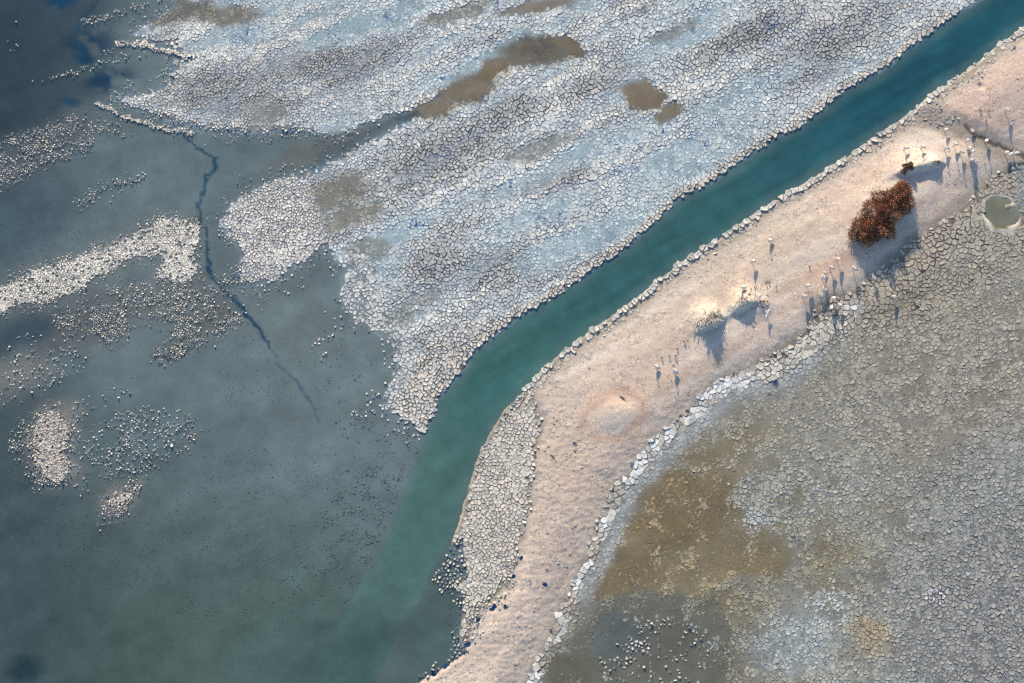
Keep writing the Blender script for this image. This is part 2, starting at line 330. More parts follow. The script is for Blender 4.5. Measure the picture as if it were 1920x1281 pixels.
# brown drowned ground
def drown(m, c, z=-.10, a=.78, h=.05):
    m = sstep(.1, .9, m + (ragb - .5) * .9) * sstep(0, .15, m)
    put(bs * m, Z=z * .62, W=c, G=tuple(int(x * .5) for x in c), A=a * .6, H=h, C=tuple(min(255, int(x * 1.3)) for x in c), K=1.0)
drown(m_poly([(1150,1020),(1185,960),(1240,905),(1330,850),(1400,800),(1470,790),(1500,830),(1440,870),(1370,900),(1380,960),(1440,1000),(1460,1060),(1380,1090),(1280,1100),(1180,1110),(1120,1080)], 70), (129,119,97))
drown(m_blob(1280, 960, 95, 70, 25, .6), (121,107,83), -.10, .8)
drown(m_blob(1400, 1050, 70, 42, 0, .6), (127,116,93), -.10, .8)
drown(m_blob(1170, 1100, 80, 60, 10, .6), (124,112,90), -.1, .8)
drown(m_blob(1420, 830, 60, 22, 10, .6), (130,118,96), -.07, .75)
drown(m_poly([(1100,1130),(1200,1110),(1330,1120),(1380,1190),(1350,1300),(1020,1300)], 26), (108,108,100), -.10, .76)
drown(m_blob(1150, 1200, 50, 44, 20, .6), (98,105,105), -.12, .8)
drown(m_blob(1060, 1260, 50, 40, 0, .6), (104,102,92), -.12, .82)
drown(m_blob(1630, 1185, 36, 26, 0, .5) * .8, (136,126,109), -.03, .6)
put(bs * m_poly([(1160,1170),(1260,1160),(1330,1200),(1300,1300),(1180,1300),(1120,1250)], 20), P=.32, S=.66, H=.11, Z=-.07, C=(184,188,189), K=.6)
put(bs * m_blob(1190, 1215, 26, 20, 0, .5), P=.9, H=.2, S=.7, C=(206,206,206))
put(bs * m_blob(1460, 930, 180, 90, 12, .7) * .6, C=(170,176,178), K=1.6, H=.05)
put(bs * m_blob(1490, 1200, 90, 60, 20, .6) * .8, C=(180,189,193), G=(110,116,118), K=1.6, H=.04, Z=-.03, W=(144,154,158))
put(bs * m_blob(1560, 1130, 40, 36, 0, .6) * .8, C=(190,200,206), H=.045)
put(bs * m_blob(1420, 980, 30, 16, 0, .6), C=(180,188,194), H=.06)
put(bs * m_blob(1765, 1110, 22, 14, 0, .5), C=(206,204,206), G=(84,86,92), H=.1, S=.8)
put(m_blob(1660, 570, 70, 26, 12, .6) * .8, P=.9, G=(92,90,86), C=(150,146,138), S=.82, H=.06, K=.5)
put(m_line([(1540,600),(1620,560),(1690,500),(1750,450),(1830,395),(1880,350)], 26, 20), P=1., S=.9, H=.035, C=(182,172,160), G=(120,113,104), K=.5, Z=.03)
put(m_blob(1830, 440, 80, 40, 20, .6), P=1, S=.87, H=.06, C=(176,170,160), G=(92,89,84), K=.5)
put(bs * m_line([(x + 22, y + 14) for x, y in SALT[4:15]], 14, 12) * .85, C=(168,173,178), W=(152,158,163), G=(104,108,112), Z=-.03, A=.65, K=.6)
put(bs * m_blob(1560, 800, 160, 60, 15, .8) * .5, C=(164,164,160), W=(146,147,144))
# salt crust along the shore
sn = fbm(MU / 20, MV / 20, 6, 3)
put(m_line(SALT, 10 , 8), P=1.0, S=.88, H=.055, C=(206,201,195), G=(140,136,132), Z=.02, K=.6, B=0)
put(m_line(SALT, 15, 7) * sstep(.48, .6, sn), C=(240,240,240)); put(m_line(SALT, 15, 7) * sstep(.46, .36, sn) * .8, C=(186,176,166), P=.9)
put(m_line([(1195,880),(1238,830),(1290,782),(1345,730),(1400,707),(1455,690)], 15, 8) * sstep(.40, .52, sn), C=(234,234,235), S=.91, P=1., G=(150,150,152))
put(m_line([(1440,695),(1500,655),(1570,605)], 24, 12) * .8, P=1., C=(212,206,196), S=.88, G=(110,106,100), Z=.04)
put(m_line([(1170,905),(1195,882)], 10, 6), C=(240,240,242), S=.93)
# round pool
put(m_blob(1876, 402, 46, 38, -15, .4), G=(150,146,138), P=.9, C=(172,168,160))
put(m_blob(1877, 405, 41, 33, -18, .1), G=(222,212,200), P=0, Z=.08)
put(m_blob(1876, 402, 33, 25, -18, .07), Z=-.25, W=(122,124,110), A=.9, P=0, G=(90,92,80))
put(m_blob(1893, 392, 9, 7, 0, .3), Z=.06, G=(190,170,156), P=0)

for x, y, rx, ry in [(1453,716,6,5),(1441,741,4,3),(1645,612,5,4),(898,1161,6,4),(876,1215,7,4),(836,1253,7,4),(814,1265,6,5)]:
    put(m_blob(x, y, rx, ry, 20, .35), Z=-.10, W=(20,54,104), A=.96, P=0, B=0, Q=0)
# ---- mounds on the spit
def mound(cx, cy, rx, ry, ang, h, p=1.6):
    c, s = math.cos(R(ang)), math.sin(R(ang))
    dx, dy = MU - cx, MV - cy
    q = np.hypot((dx * c - dy * s) / rx, (dx * s + dy * c) / ry)
    M['R'] += h * np.exp(-q ** 2 * 1.4) ** p
def scarp(cx, cy, rx, ry, h, ang=27):
    """hummock with a long slope towards the sun and a steep broken face away from it"""
    c, s = math.cos(R(ang)), math.sin(R(ang))
    dx, dy = MU - cx, MV - cy
    a = (dx * c - dy * s) / rx; b = (dx * s + dy * c) / ry
    prof = np.where(b < 0, np.exp(-(b ** 2) * 1.5), np.clip(1 - (b * 3.2) ** 2, 0, 1))
    M['R'] += h * prof * np.exp(-a ** 2 * 2.0)
scarp(1331, 607, 31, 34, 1.5, 24); scarp(1394, 574, 34, 34, 1.05, 24); mound(1425, 575, 34, 26, 20, .45)
mound(1655, 400, 110, 60, 35, .75); scarp(1715, 318, 56, 34, .95, 14); scarp(1750, 312, 20, 22, .55, 5)
mound(1795, 315, 70, 40, 20, .25)
mound(1150, 775, 62, 44, 20, .38); M['R'] -= .12 * m_blob(1168, 746, 22, 14, -30, .7);
mound(1880, 170, 120, 90, 20, .5)
M['R'] -= .3 * m_blob(1837, 165, 4.5, 6, 20, .5)
for x, y in [(1435,535),(1441,534),(1750,314)]: M['R'] -= .1 * m_blob(x, y, 4, 4, 0, .5)

# ------------------------------------------------------------------ sampling the maps
def bil(A, u, v):
    x = np.clip((u - U0) / MG, 0, MS[1] - 1.001); y = np.clip((v - V0) / MG, 0, MS[0] - 1.001)
    xi = x.astype(int); yi = y.astype(int); fx = x - xi; fy = y - yi
    if A.ndim == 3: fx = fx[..., None]; fy = fy[..., None]
    return (A[yi, xi] * (1 - fx) + A[yi, xi + 1] * fx) * (1 - fy) + (A[yi + 1, xi] * (1 - fx) + A[yi + 1, xi + 1] * fx) * fy
def warp(u, v, k=1.0):
    du = (fbm(u / 46, v / 46, 0, 3) - .5) * 16 + (fbm(u / 13, v / 13, 2, 2) - .5) * 8
    dw = (fbm(u / 46 + 90, v / 46, 3, 3) - .5) * 16 + (fbm(u / 13 + 50, v / 13, 5, 2) - .5) * 8
    return u + du * k, v + dw * k
bs_wide = np.maximum(sstep(24, 90, -sd_bas), .22 * sstep(20, 80, -sd_poly(FLAT)))
CHN = sd_poly(NW_BANK + NW_LOW + SE_LOW[::-1] + SE_BANK[::-1])
_WC = {}
def look(name, u, v):
    u = np.asarray(u, float); v = np.asarray(v, float)
    wide = name in 'WAGCH'
    key = (len(u), u[0], v[0], u[-1], v[-1], wide)
    if key not in _WC:
        near = 0.62 + .38 * sstep(10, 60, np.abs(bil(CHN, u, v)))      # the channel keeps its line
        a, b = warp(u, v, near)
        if wide:
            kk = bil(bs_wide, u, v) * 50
            a = a + (fbm(u / 110, v / 110, 4, 5) - .5) * kk; b = b + (fbm(u / 110 + 40, v / 110, 7, 5) - .5) * kk
        if len(_WC) > 6: _WC.clear()
        _WC[key] = (a, b)
    a, b = _WC[key]
    return bil(M[name], a, b)
def bed_z(u, v):
    u = np.asarray(u, float); v = np.asarray(v, float)
    z = look('Z', u, v)
    z = z + bil(M['R'], u + (fbm(u / 9, v / 9, 5, 2) - .5) * 5, v + (fbm(u / 9, v / 9, 6, 2) - .5) * 6)
    b = look('B', u, v)
    z = z + (fbm(u / 22, v / 22, 6, 3) - .5) * (.05 + .04 * b) + (fbm(u / 5.5, v / 5.5, 1, 2) - .5) * (.025 + .012 * b)
    z = z + (fbm(u / 30, v / 24, 2, 4) - .5) * .07 * bil(bs_wide, u, v)
    q = look('Q', u, v)
    al = u * .9 - v * .3; ac = u * .3 + v * .95
    r = fbm(al / 7, ac / 3.6, 3, 3)
    return z + (np.clip(r - .5, -.16, .2)) * (.015 + .13 * q) * b

# ------------------------------------------------------------------ materials
def new_mat(name):
    m = bpy.data.materials.new(name); m.use_nodes = True
    nt = m.node_tree; nt.nodes.clear()
    return m, nt, (lambda t, **k: _node(nt, t, k)), nt.links.new
def _node(nt, t, k):
    n = nt.nodes.new(t)
    for a, b in k.items():
        if a.startswith('i_'):
            key = a[2:]; n.inputs[int(key) if key.isdigit() else key.replace('_', ' ')].default_value = b
        else: setattr(n, a, b)
    return n
def ground_like(name, attr, noise_amt, bump_s, bump_d, rough, fine=5.0):
    m, nt, N, L = new_mat(name)
    out = N('ShaderNodeOutputMaterial'); p = N('ShaderNodeBsdfPrincipled', i_Roughness=rough)
    p.inputs['Specular IOR Level'].default_value = .25
    at = N('ShaderNodeAttribute', attribute_name=attr); geo = N('ShaderNodeNewGeometry')
    n1 = N('ShaderNodeTexNoise', i_Scale=fine, i_Detail=3.0, i_Roughness=.65); L(geo.outputs['Position'], n1.inputs['Vector'])
    n2 = N('ShaderNodeTexNoise', i_Scale=.7, i_Detail=4.0); L(geo.outputs['Position'], n2.inputs['Vector'])
    mr = N('ShaderNodeMapRange', i_1=.25, i_2=.75, i_3=1 - noise_amt, i_4=1 + noise_amt); L(n1.outputs[0], mr.inputs[0])
    mr2 = N('ShaderNodeMapRange', i_1=.3, i_2=.7, i_3=1 - noise_amt * .5, i_4=1 + noise_amt * .5); L(n2.outputs[0], mr2.inputs[0])
    mm = N('ShaderNodeMath', operation='MULTIPLY'); L(mr.outputs[0], mm.inputs[0]); L(mr2.outputs[0], mm.inputs[1])
    vm = N('ShaderNodeVectorMath', operation='SCALE'); L(at.outputs['Color'], vm.inputs[0]); L(mm.outputs[0], vm.inputs['Scale'])
    L(vm.outputs[0], p.inputs['Base Color'])
    bp = N('ShaderNodeBump', i_Strength=bump_s, i_Distance=bump_d); L(n1.outputs[0], bp.inputs['Height']); L(bp.outputs[0], p.inputs['Normal'])
    L(p.outputs[0], out.inputs[0])
    return m
def bed_material():
    m, nt, N, L = new_mat('lake_bed')
    out = N('ShaderNodeOutputMaterial'); p = N('ShaderNodeBsdfPrincipled', i_Roughness=.85)
    p.inputs['Specular IOR Level'].default_value = .2
    at = N('ShaderNodeAttribute', attribute_name='col'); sa = N('ShaderNodeAttribute', attribute_name='sand'); geo = N('ShaderNodeNewGeometry')
    n1 = N('ShaderNodeTexNoise', i_Scale=4.2, i_Detail=4.0, i_Roughness=.72); L(geo.outputs['Position'], n1.inputs['Vector'])
    n2 = N('ShaderNodeTexNoise', i_Scale=.55, i_Detail=5.0); L(geo.outputs['Position'], n2.inputs['Vector'])
    vo = N('ShaderNodeTexVoronoi', feature='DISTANCE_TO_EDGE', i_Scale=1.9)
    vw = N('ShaderNodeVectorMath', operation='MULTIPLY_ADD'); vw.inputs[1].default_value = (.35, .35, .35)
    L(n1.outputs['Color'], vw.inputs[0]); L(geo.outputs['Position'], vw.inputs[2]); L(vw.outputs[0], vo.inputs['Vector'])
    ck = N('ShaderNodeMapRange', i_1=0.0, i_2=.07, i_3=1.0, i_4=0.0); L(vo.outputs['Distance'], ck.inputs[0])
    # cracks show only in patches of the sand
    pm = N('ShaderNodeMapRange', i_1=.40, i_2=.60, i_3=0.0, i_4=.6); L(n2.outputs[0], pm.inputs[0])
    c1 = N('ShaderNodeMath', operation='MULTIPLY'); L(ck.outputs[0], c1.inputs[0]); L(pm.outputs[0], c1.inputs[1])
    c2 = N('ShaderNodeMath', operation='MULTIPLY'); L(c1.outputs[0], c2.inputs[0]); L(sa.outputs['Fac'], c2.inputs[1])
    mr = N('ShaderNodeMapRange', i_1=.25, i_2=.75, i_3=.86, i_4=1.13); L(n1.outputs[0], mr.inputs[0])
    mr2 = N('ShaderNodeMapRange', i_1=.3, i_2=.7, i_3=.92, i_4=1.07); L(n2.outputs[0], mr2.inputs[0])
    mm = N('ShaderNodeMath', operation='MULTIPLY'); L(mr.outputs[0], mm.inputs[0]); L(mr2.outputs[0], mm.inputs[1])
    vm = N('ShaderNodeVectorMath', operation='SCALE'); L(at.outputs['Color'], vm.inputs[0]); L(mm.outputs[0], vm.inputs['Scale'])
    mx = N('ShaderNodeMix', data_type='RGBA'); mx.inputs['B'].default_value = (.13, .11, .095, 1)
    L(c2.outputs[0], mx.inputs['Factor']); L(vm.outputs[0], mx.inputs['A']); L(mx.outputs['Result'], p.inputs['Base Color'])
    hh = N('ShaderNodeMath', operation='SUBTRACT'); L(n1.outputs[0], hh.inputs[0]); L(c2.outputs[0], hh.inputs[1])
    bs_ = N('ShaderNodeMath', operation='MULTIPLY_ADD'); L(sa.outputs['Fac'], bs_.inputs[0]); bs_.inputs[1].default_value = .08; bs_.inputs[2].default_value = .35
    bp = N('ShaderNodeBump', i_Distance=.10); L(bs_.outputs[0], bp.inputs['Strength']); L(hh.outputs[0], bp.inputs['Height']); L(bp.outputs[0], p.inputs['Normal'])
    L(p.outputs[0], out.inputs[0])
    return m
def water_material():
    m, nt, N, L = new_mat('silty_water')
    out = N('ShaderNodeOutputMaterial'); at = N('ShaderNodeAttribute', attribute_name='col'); mk_ = N('ShaderNodeAttribute', attribute_name='murk')
    geo = N('ShaderNodeNewGeometry')
    n1 = N('ShaderNodeTexNoise', i_Scale=.35, i_Detail=4.0, i_Roughness=.6); L(geo.outputs['Position'], n1.inputs['Vector'])
    n2 = N('ShaderNodeTexNoise', i_Scale=5.0, i_Detail=3.0, i_Roughness=.7); L(geo.outputs['Position'], n2.inputs['Vector'])
    mr = N('ShaderNodeMapRange', i_1=.3, i_2=.7, i_3=.86, i_4=1.14); L(n1.outputs[0], mr.inputs[0])
    mr2 = N('ShaderNodeMapRange', i_1=.25, i_2=.75, i_3=.84, i_4=1.16); L(n2.outputs[0], mr2.inputs[0])
    mm = N('ShaderNodeMath', operation='MULTIPLY'); L(mr.outputs[0], mm.inputs[0]); L(mr2.outputs[0], mm.inputs[1])
    vm = N('ShaderNodeVectorMath', operation='SCALE'); L(at.outputs['Color'], vm.inputs[0]); L(mm.outputs[0], vm.inputs['Scale'])
    df = N('ShaderNodeBsdfDiffuse'); L(vm.outputs[0], df.inputs[0])
    tr = N('ShaderNodeBsdfTransparent'); tr.inputs[0].default_value = (.78, .88, .90, 1)
    mx = N('ShaderNodeMixShader'); L(mk_.outputs['Fac'], mx.inputs[0]); L(tr.outputs[0], mx.inputs[1]); L(df.outputs[0], mx.inputs[2])
    gl = N('ShaderNodeBsdfGlossy', i_Roughness=.06); gl.inputs[0].default_value = (1, 1, 1, 1)
    bp = N('ShaderNodeBump', i_Strength=.12, i_Distance=.05); L(n2.outputs[0], bp.inputs['Height']); L(bp.outputs[0], gl.inputs['Normal'])
    fr = N('ShaderNodeFresnel', i_IOR=1.33)
    m2 = N('ShaderNodeMixShader'); L(fr.outputs[0], m2.inputs[0]); L(mx.outputs[0], m2.inputs[1]); L(gl.outputs[0], m2.inputs[2])
    L(m2.outputs[0], out.inputs[0])
    return m
def plain(name, c, rough=.8, noise=.15, scale=8.0):
    m, nt, N, L = new_mat(name)
    out = N('ShaderNodeOutputMaterial'); p = N('ShaderNodeBsdfPrincipled', i_Roughness=rough)
    geo = N('ShaderNodeNewGeometry'); n1 = N('ShaderNodeTexNoise', i_Scale=scale, i_Detail=3.0); L(geo.outputs['Position'], n1.inputs['Vector'])
    mr = N('ShaderNodeMapRange', i_1=.3, i_2=.7, i_3=1 - noise, i_4=1 + noise); L(n1.outputs[0], mr.inputs[0])
    vm = N('ShaderNodeVectorMath', operation='SCALE'); vm.inputs[0].default_value = c; L(mr.outputs[0], vm.inputs['Scale'])
    L(vm.outputs[0], p.inputs['Base Color']); L(p.outputs[0], out.inputs[0])
    return m
MAT_BED = bed_material(); MAT_WATER = water_material()
MAT_PLATE = ground_like('dried_mud', 'col', .22, .8, .06, .8, 5.0)

# ------------------------------------------------------------------ mesh helpers
def mesh_from(name, verts, loops, starts, totals, mat, col=None, extra=None, smooth=False):
    me = bpy.data.meshes.new(name)
    verts = np.asarray(verts, np.float32); loops = np.asarray(loops, np.int32)
    me.vertices.add(len(verts)); me.vertices.foreach_set('co', verts.ravel())
    me.loops.add(len(loops)); me.loops.foreach_set('vertex_index', loops)
    me.polygons.add(len(starts)); me.polygons.foreach_set('loop_start', np.asarray(starts, np.int32)); me.polygons.foreach_set('loop_total', np.asarray(totals, np.int32))
    if smooth: me.polygons.foreach_set('use_smooth', np.ones(len(starts), bool))
    me.update(calc_edges=True)
    if col is not None:
        a = me.attributes.new('col', 'FLOAT_COLOR', 'POINT')
        c4 = np.ones((len(verts), 4), np.float32); c4[:, :3] = col; a.data.foreach_set('color', c4.ravel())
    for k, val in (extra or {}).items():
        a = me.attributes.new(k, 'FLOAT', 'POINT'); a.data.foreach_set('value', np.asarray(val, np.float32))
    me.materials.append(mat)
    return me
def grid_mesh(name, us, vs_, zf, mat, cf, ex, smooth=True):
    UU, VV = np.meshgrid(us, vs_); u = UU.ravel(); v = VV.ravel()
    z = zf(u, v); x, y = ground_xy(u, v)
    nx, ny = len(us), len(vs_)
    i = (np.arange(ny - 1)[:, None] * nx + np.arange(nx - 1)[None, :]).ravel()
    q = np.stack([i, i + nx, i + nx + 1, i + 1], 1).astype(np.int32)
    return mesh_from(name, np.stack([x, y, z], 1), q.ravel(), np.arange(len(q)) * 4, np.full(len(q), 4), mat, cf(u, v), ex(u, v), smooth)
def link(name, me, parent=None, loc=None):
    o = bpy.data.objects.new(name, me); COL.objects.link(o)
    if parent: o.parent = parent
    if loc is not None: o.location = loc
    return o
def tag(o, label=None, cat=None, group=None, kind=None):
    for k, val in (('label', label), ('category', cat), ('group', group), ('kind', kind)):
        if val: o[k] = val
    return o

far = np.array([250, 600, 1400, 4000, 12000, 40000.])
gu = np.concatenate([(U0 - far)[::-1], np.arange(-120, 2041, 2.7), U1 + far])
gv = np.concatenate([(V0 - far)[::-1], np.arange(-110, 1392, 2.7), V1 + far])
def bed_col(u, v):
    c = look('G', u, v)
    b = look('B', u, v)
    n = fbm(u / 9, v / 9, 4, 3) - .5; s = streak(u, v, 60, 14, 2) - .5
    return np.clip(c * (1 + .35 * n[:, None] * (1 - .4 * b[:, None]) + .25 * s[:, None]), .004, .85)
ground = link('ground', grid_mesh('ground', gu, gv, bed_z, MAT_BED, bed_col, lambda u, v: {'sand': look('B', u, v)}))
tag(ground, 'bed of drying salt lake: cracked mudflats, pinkish sand spit and brown basin', 'ground', kind='structure')

wu = np.concatenate([(U0 - far)[::-1], np.arange(-160, 2081, 4.0), U1 + far]); wv = np.concatenate([(V0 - far)[::-1], np.arange(-140, 1422, 4.0), V1 + far])
THREADS = [([(347,256),(375,280),(402,297),(404,312),(386,332),(380,360),(371,392),(378,415),(386,440),(388,470),(394,512),(420,545),(452,572),(456,586),(480,610),(508,655)], 2.0, .95),
           ([(508,655),(530,690),(556,715),(580,748),(596,790)], 1.2, .5), ([(110,0),(100,40),(118,70),(150,85)], 1.4, .5), ([(60,0),(90,60),(80,110)], 1.0, .3)]
def thread_mask(u, v):
    m = np.zeros(len(u)); uw = u + (fbm(u / 11, v / 11, 3, 3) - .5) * 15; vw = v + (fbm(u / 11 + 70, v / 11, 5, 3) - .5) * 15
    for L_, wd, k in THREADS:
        d2 = np.full(len(u), 1e9)
        for (ax, ay), (bx, by) in zip(L_[:-1], L_[1:]):
            ex, ey = bx - ax, by - ay; t = np.clip(((uw - ax) * ex + (vw - ay) * ey) / (ex * ex + ey * ey), 0, 1)
            d2 = np.minimum(d2, (uw - ax - t * ex) ** 2 + (vw - ay - t * ey) ** 2)
        wv_ = wd * (.5 + 1.1 * vnoise(u / 17, v / 17, 1))
        m = np.maximum(m, k * (1 - sstep(wv_ - .8, wv_ + 2.2, np.sqrt(d2))))
    return m
def wat_col(u, v):
    c = look('W', u, v); s = streak(u, v, 140, 45, 6) - .5; A = look('A', u, v)[:, None]; g = look('G', u, v)
    tm = thread_mask(u, v)[:, None]; c = c * (1 - tm) + alb((40,74,98)) * tm
    c = (c - .6 * (1 - A) ** 2 * g) / A                 # part of the light comes from the bed
    flow = (streak(u, v, 90, 9, 1) - .5) * sstep(-4, -14, bil(CHN, u, v)) * sstep(760, 640, v)
    return np.clip(c * (1 + .4 * s[:, None] + .45 * flow[:, None]), .004, .8)
water = link('water', grid_mesh('water', wu, wv, lambda u, v: u * 0, MAT_WATER, wat_col, lambda u, v: {'murk': np.clip(look('A', u, v), 0, 1)}))
tag(water, 'shallow murky lake water and the teal channel winding past the spit', 'water', kind='structure')

# ------------------------------------------------------------------ mud plates: Voronoi cells with depth
def jitter_hex(sp, u0, u1, v0, v1, jit=.50):
    us = np.arange(u0, u1, sp); vs2 = np.arange(v0, v1, sp * .87)
    A, B = np.meshgrid(us, vs2); A = A + (np.arange(len(vs2)) % 2)[:, None] * sp * .5
    A = A + rng.normal(0, jit * .62, A.shape) * sp; B = B + rng.normal(0, jit * .62, B.shape) * sp
    return A.ravel(), B.ravel()
pts = []; sizes = []
FU0, FU1, FV0, FV1 = -60, 1985, -50, 1335
for sp, which in ((5.9, 0), (7.5, 1), (8.4, 2), (10.0, 3), (4.4, 4)):
    a, b = jitter_hex(sp, FU0, FU1, FV0, FV1)
    basin = bil(bs, a, b) > .5
    left = sstep(520, 820, a + (b - 300) * .5)
    big = np.maximum(np.exp(-(bil(sd_line([(1560,590),(1640,555),(1720,480),(1830,430)]), a, b) / 34.) ** 2), np.exp(-(bil(sd_line(SALT), a, b) / 15.) ** 2))
    r1 = rng.random(a.shape); 
    rb = vnoise(a / 14, b / 14, 6)
    kind = np.where(big > .35 + .3 * (rb - .5), 3, np.where(basin, 2, np.where(left > rb, 1, 0)))
    kind = np.where((kind == 0) & (bil(fl, a, b) < .5), 4, kind)
    keep = kind == which
    pts.append(np.stack([a[keep], b[keep]], 1)); sizes.append(np.full(keep.sum(), sp))
# a row of blocks along both banks
def along(L, step, off, jit):
    out = []; L = np.asarray(L, float); acc = 0
    for p0, p1 in zip(L[:-1], L[1:]):
        d = p1 - p0; n = np.hypot(*d); t = d / n; nn = np.array([-t[1], t[0]])
        while acc < n:
            out.append(p0 + t * acc + nn * off + rng.normal(0, jit, 2)); acc += step * rng.uniform(.5, 1.55)
        acc -= n
    return np.array(out)
bank_pts = along(SE_BANK[1:29], 7.4, -5.5, 2.3)
bank_in = along(SE_BANK[1:29], 8.5, -15.0, 2.6)
pts = np.concatenate(pts); sizes = np.concatenate(sizes)
clear = ~((bil(sd_line(SE_BANK[1:29]), pts[:, 0], pts[:, 1]) < 15) & (pts[:, 1] < 735) & (bil(sd_poly(SAND), pts[:, 0], pts[:, 1]) < 4))
pts = pts[clear]; sizes = sizes[clear]
P_ = np.clip(look('P', pts[:, 0], pts[:, 1]), 0, 1)
clump = fbm(pts[:, 0] / 26, pts[:, 1] / 20, 7, 3)
pe = np.where(P_ < .8, np.clip(P_ * (0.35 + 1.3 * sstep(.34, .66, clump)), 0, 1), P_)
ok = ~((look('B', pts[:, 0], pts[:, 1]) > .4) & (P_ < .5)) & (rng.random(len(pts)) < pe) & (bil(CHN, pts[:, 0], pts[:, 1]) > 3.5)
# distance to bank row: keep the field clear of it
bank_d = bil(sd_line(SE_BANK[1:29]), pts[:, 0], pts[:, 1])
pts_all = np.concatenate([pts, bank_pts, bank_in]); isb = np.zeros(len(pts_all), int); isb[len(pts):] = 1; isb[len(pts) + len(bank_pts):] = 2
sizes = np.concatenate([sizes, np.full(len(bank_pts), 9.5), np.full(len(bank_in), 10.)])
okb = rng.random(len(pts_all)) < np.where(isb == 2, .75, .9)
ok = np.concatenate([ok, okb[len(pts):]])
inframe = (pts_all[:, 0] > FU0) & (pts_all[:, 0] < FU1) & (pts_all[:, 1] > FV0) & (pts_all[:, 1] < FV1)
ok &= inframe
# neighbour hash
CS = 16.0
cells = {}
for i, (a, b) in enumerate(pts_all): cells.setdefault((int(a // CS), int(b // CS)), []).append(i)
OK = ok.tolist(); PX = pts_all[:, 0].tolist(); PY = pts_all[:, 1].tolist(); SZ = sizes.tolist()
def voronoi(i, gap=0.0, shut=0.0):
    """cell of point i as (x, y, open): open tells whether the crack along the edge that starts there gapes"""
    x, y = PX[i], PY[i]; r = SZ[i] * 1.15
    poly = [(x + r * math.cos(t), y + r * math.sin(t), 1) for t in (0.2, 1.25, 2.3, 3.34, 4.39, 5.44)]
    cx, cy = int(x // CS), int(y // CS); nb = []; lim = (2.3 * SZ[i]) ** 2
    for ix in (cx - 1, cx, cx + 1):
        for iy in (cy - 1, cy, cy + 1):
            for j in cells.get((ix, iy), ()):
                if j != i:
                    d = (PX[j] - x) ** 2 + (PY[j] - y) ** 2
                    if d < lim: nb.append((d, j))
    nb.sort()
    for d, j in nb[:14]:
        nx, ny = PX[j] - x, PY[j] - y; mc = (nx * (PX[j] + x) + ny * (PY[j] + y)) * .5
        hs = math.sin((i if i < j else j) * 12.9898 + (j if i < j else i) * 78.233) * 43758.5453; hs -= math.floor(hs)
        op = 1 if (hs > shut or not OK[j]) else 0
        mc -= (gap * (.35 + 1.5 * max(0, hs - shut) / (1 - shut)) if op else .04) * math.sqrt(nx * nx + ny * ny)
        out = []; n = len(poly)
        ds = [nx * p[0] + ny * p[1] - mc for p in poly]
        for k in range(n):
            d0, d1 = ds[k], ds[(k + 1) % n]; p = poly[k]
            if d0 <= 0: out.append(p)
            if (d0 <= 0 < d1) or (d1 <= 0 < d0):
                q = poly[(k + 1) % n]; t = d0 / (d0 - d1)
                out.append((p[0] + t * (q[0] - p[0]), p[1] + t * (q[1] - p[1]), op if d0 <= 0 else p[2]))
        poly = out
        if len(poly) < 3: return None
    res = []
    for k, p in enumerate(poly):               # drop tiny edges
        q = poly[(k + 1) % len(poly)]
        if (p[0] - q[0]) ** 2 + (p[1] - q[1]) ** 2 > .3: res.append(p)
    return res if len(res) >= 3 else None

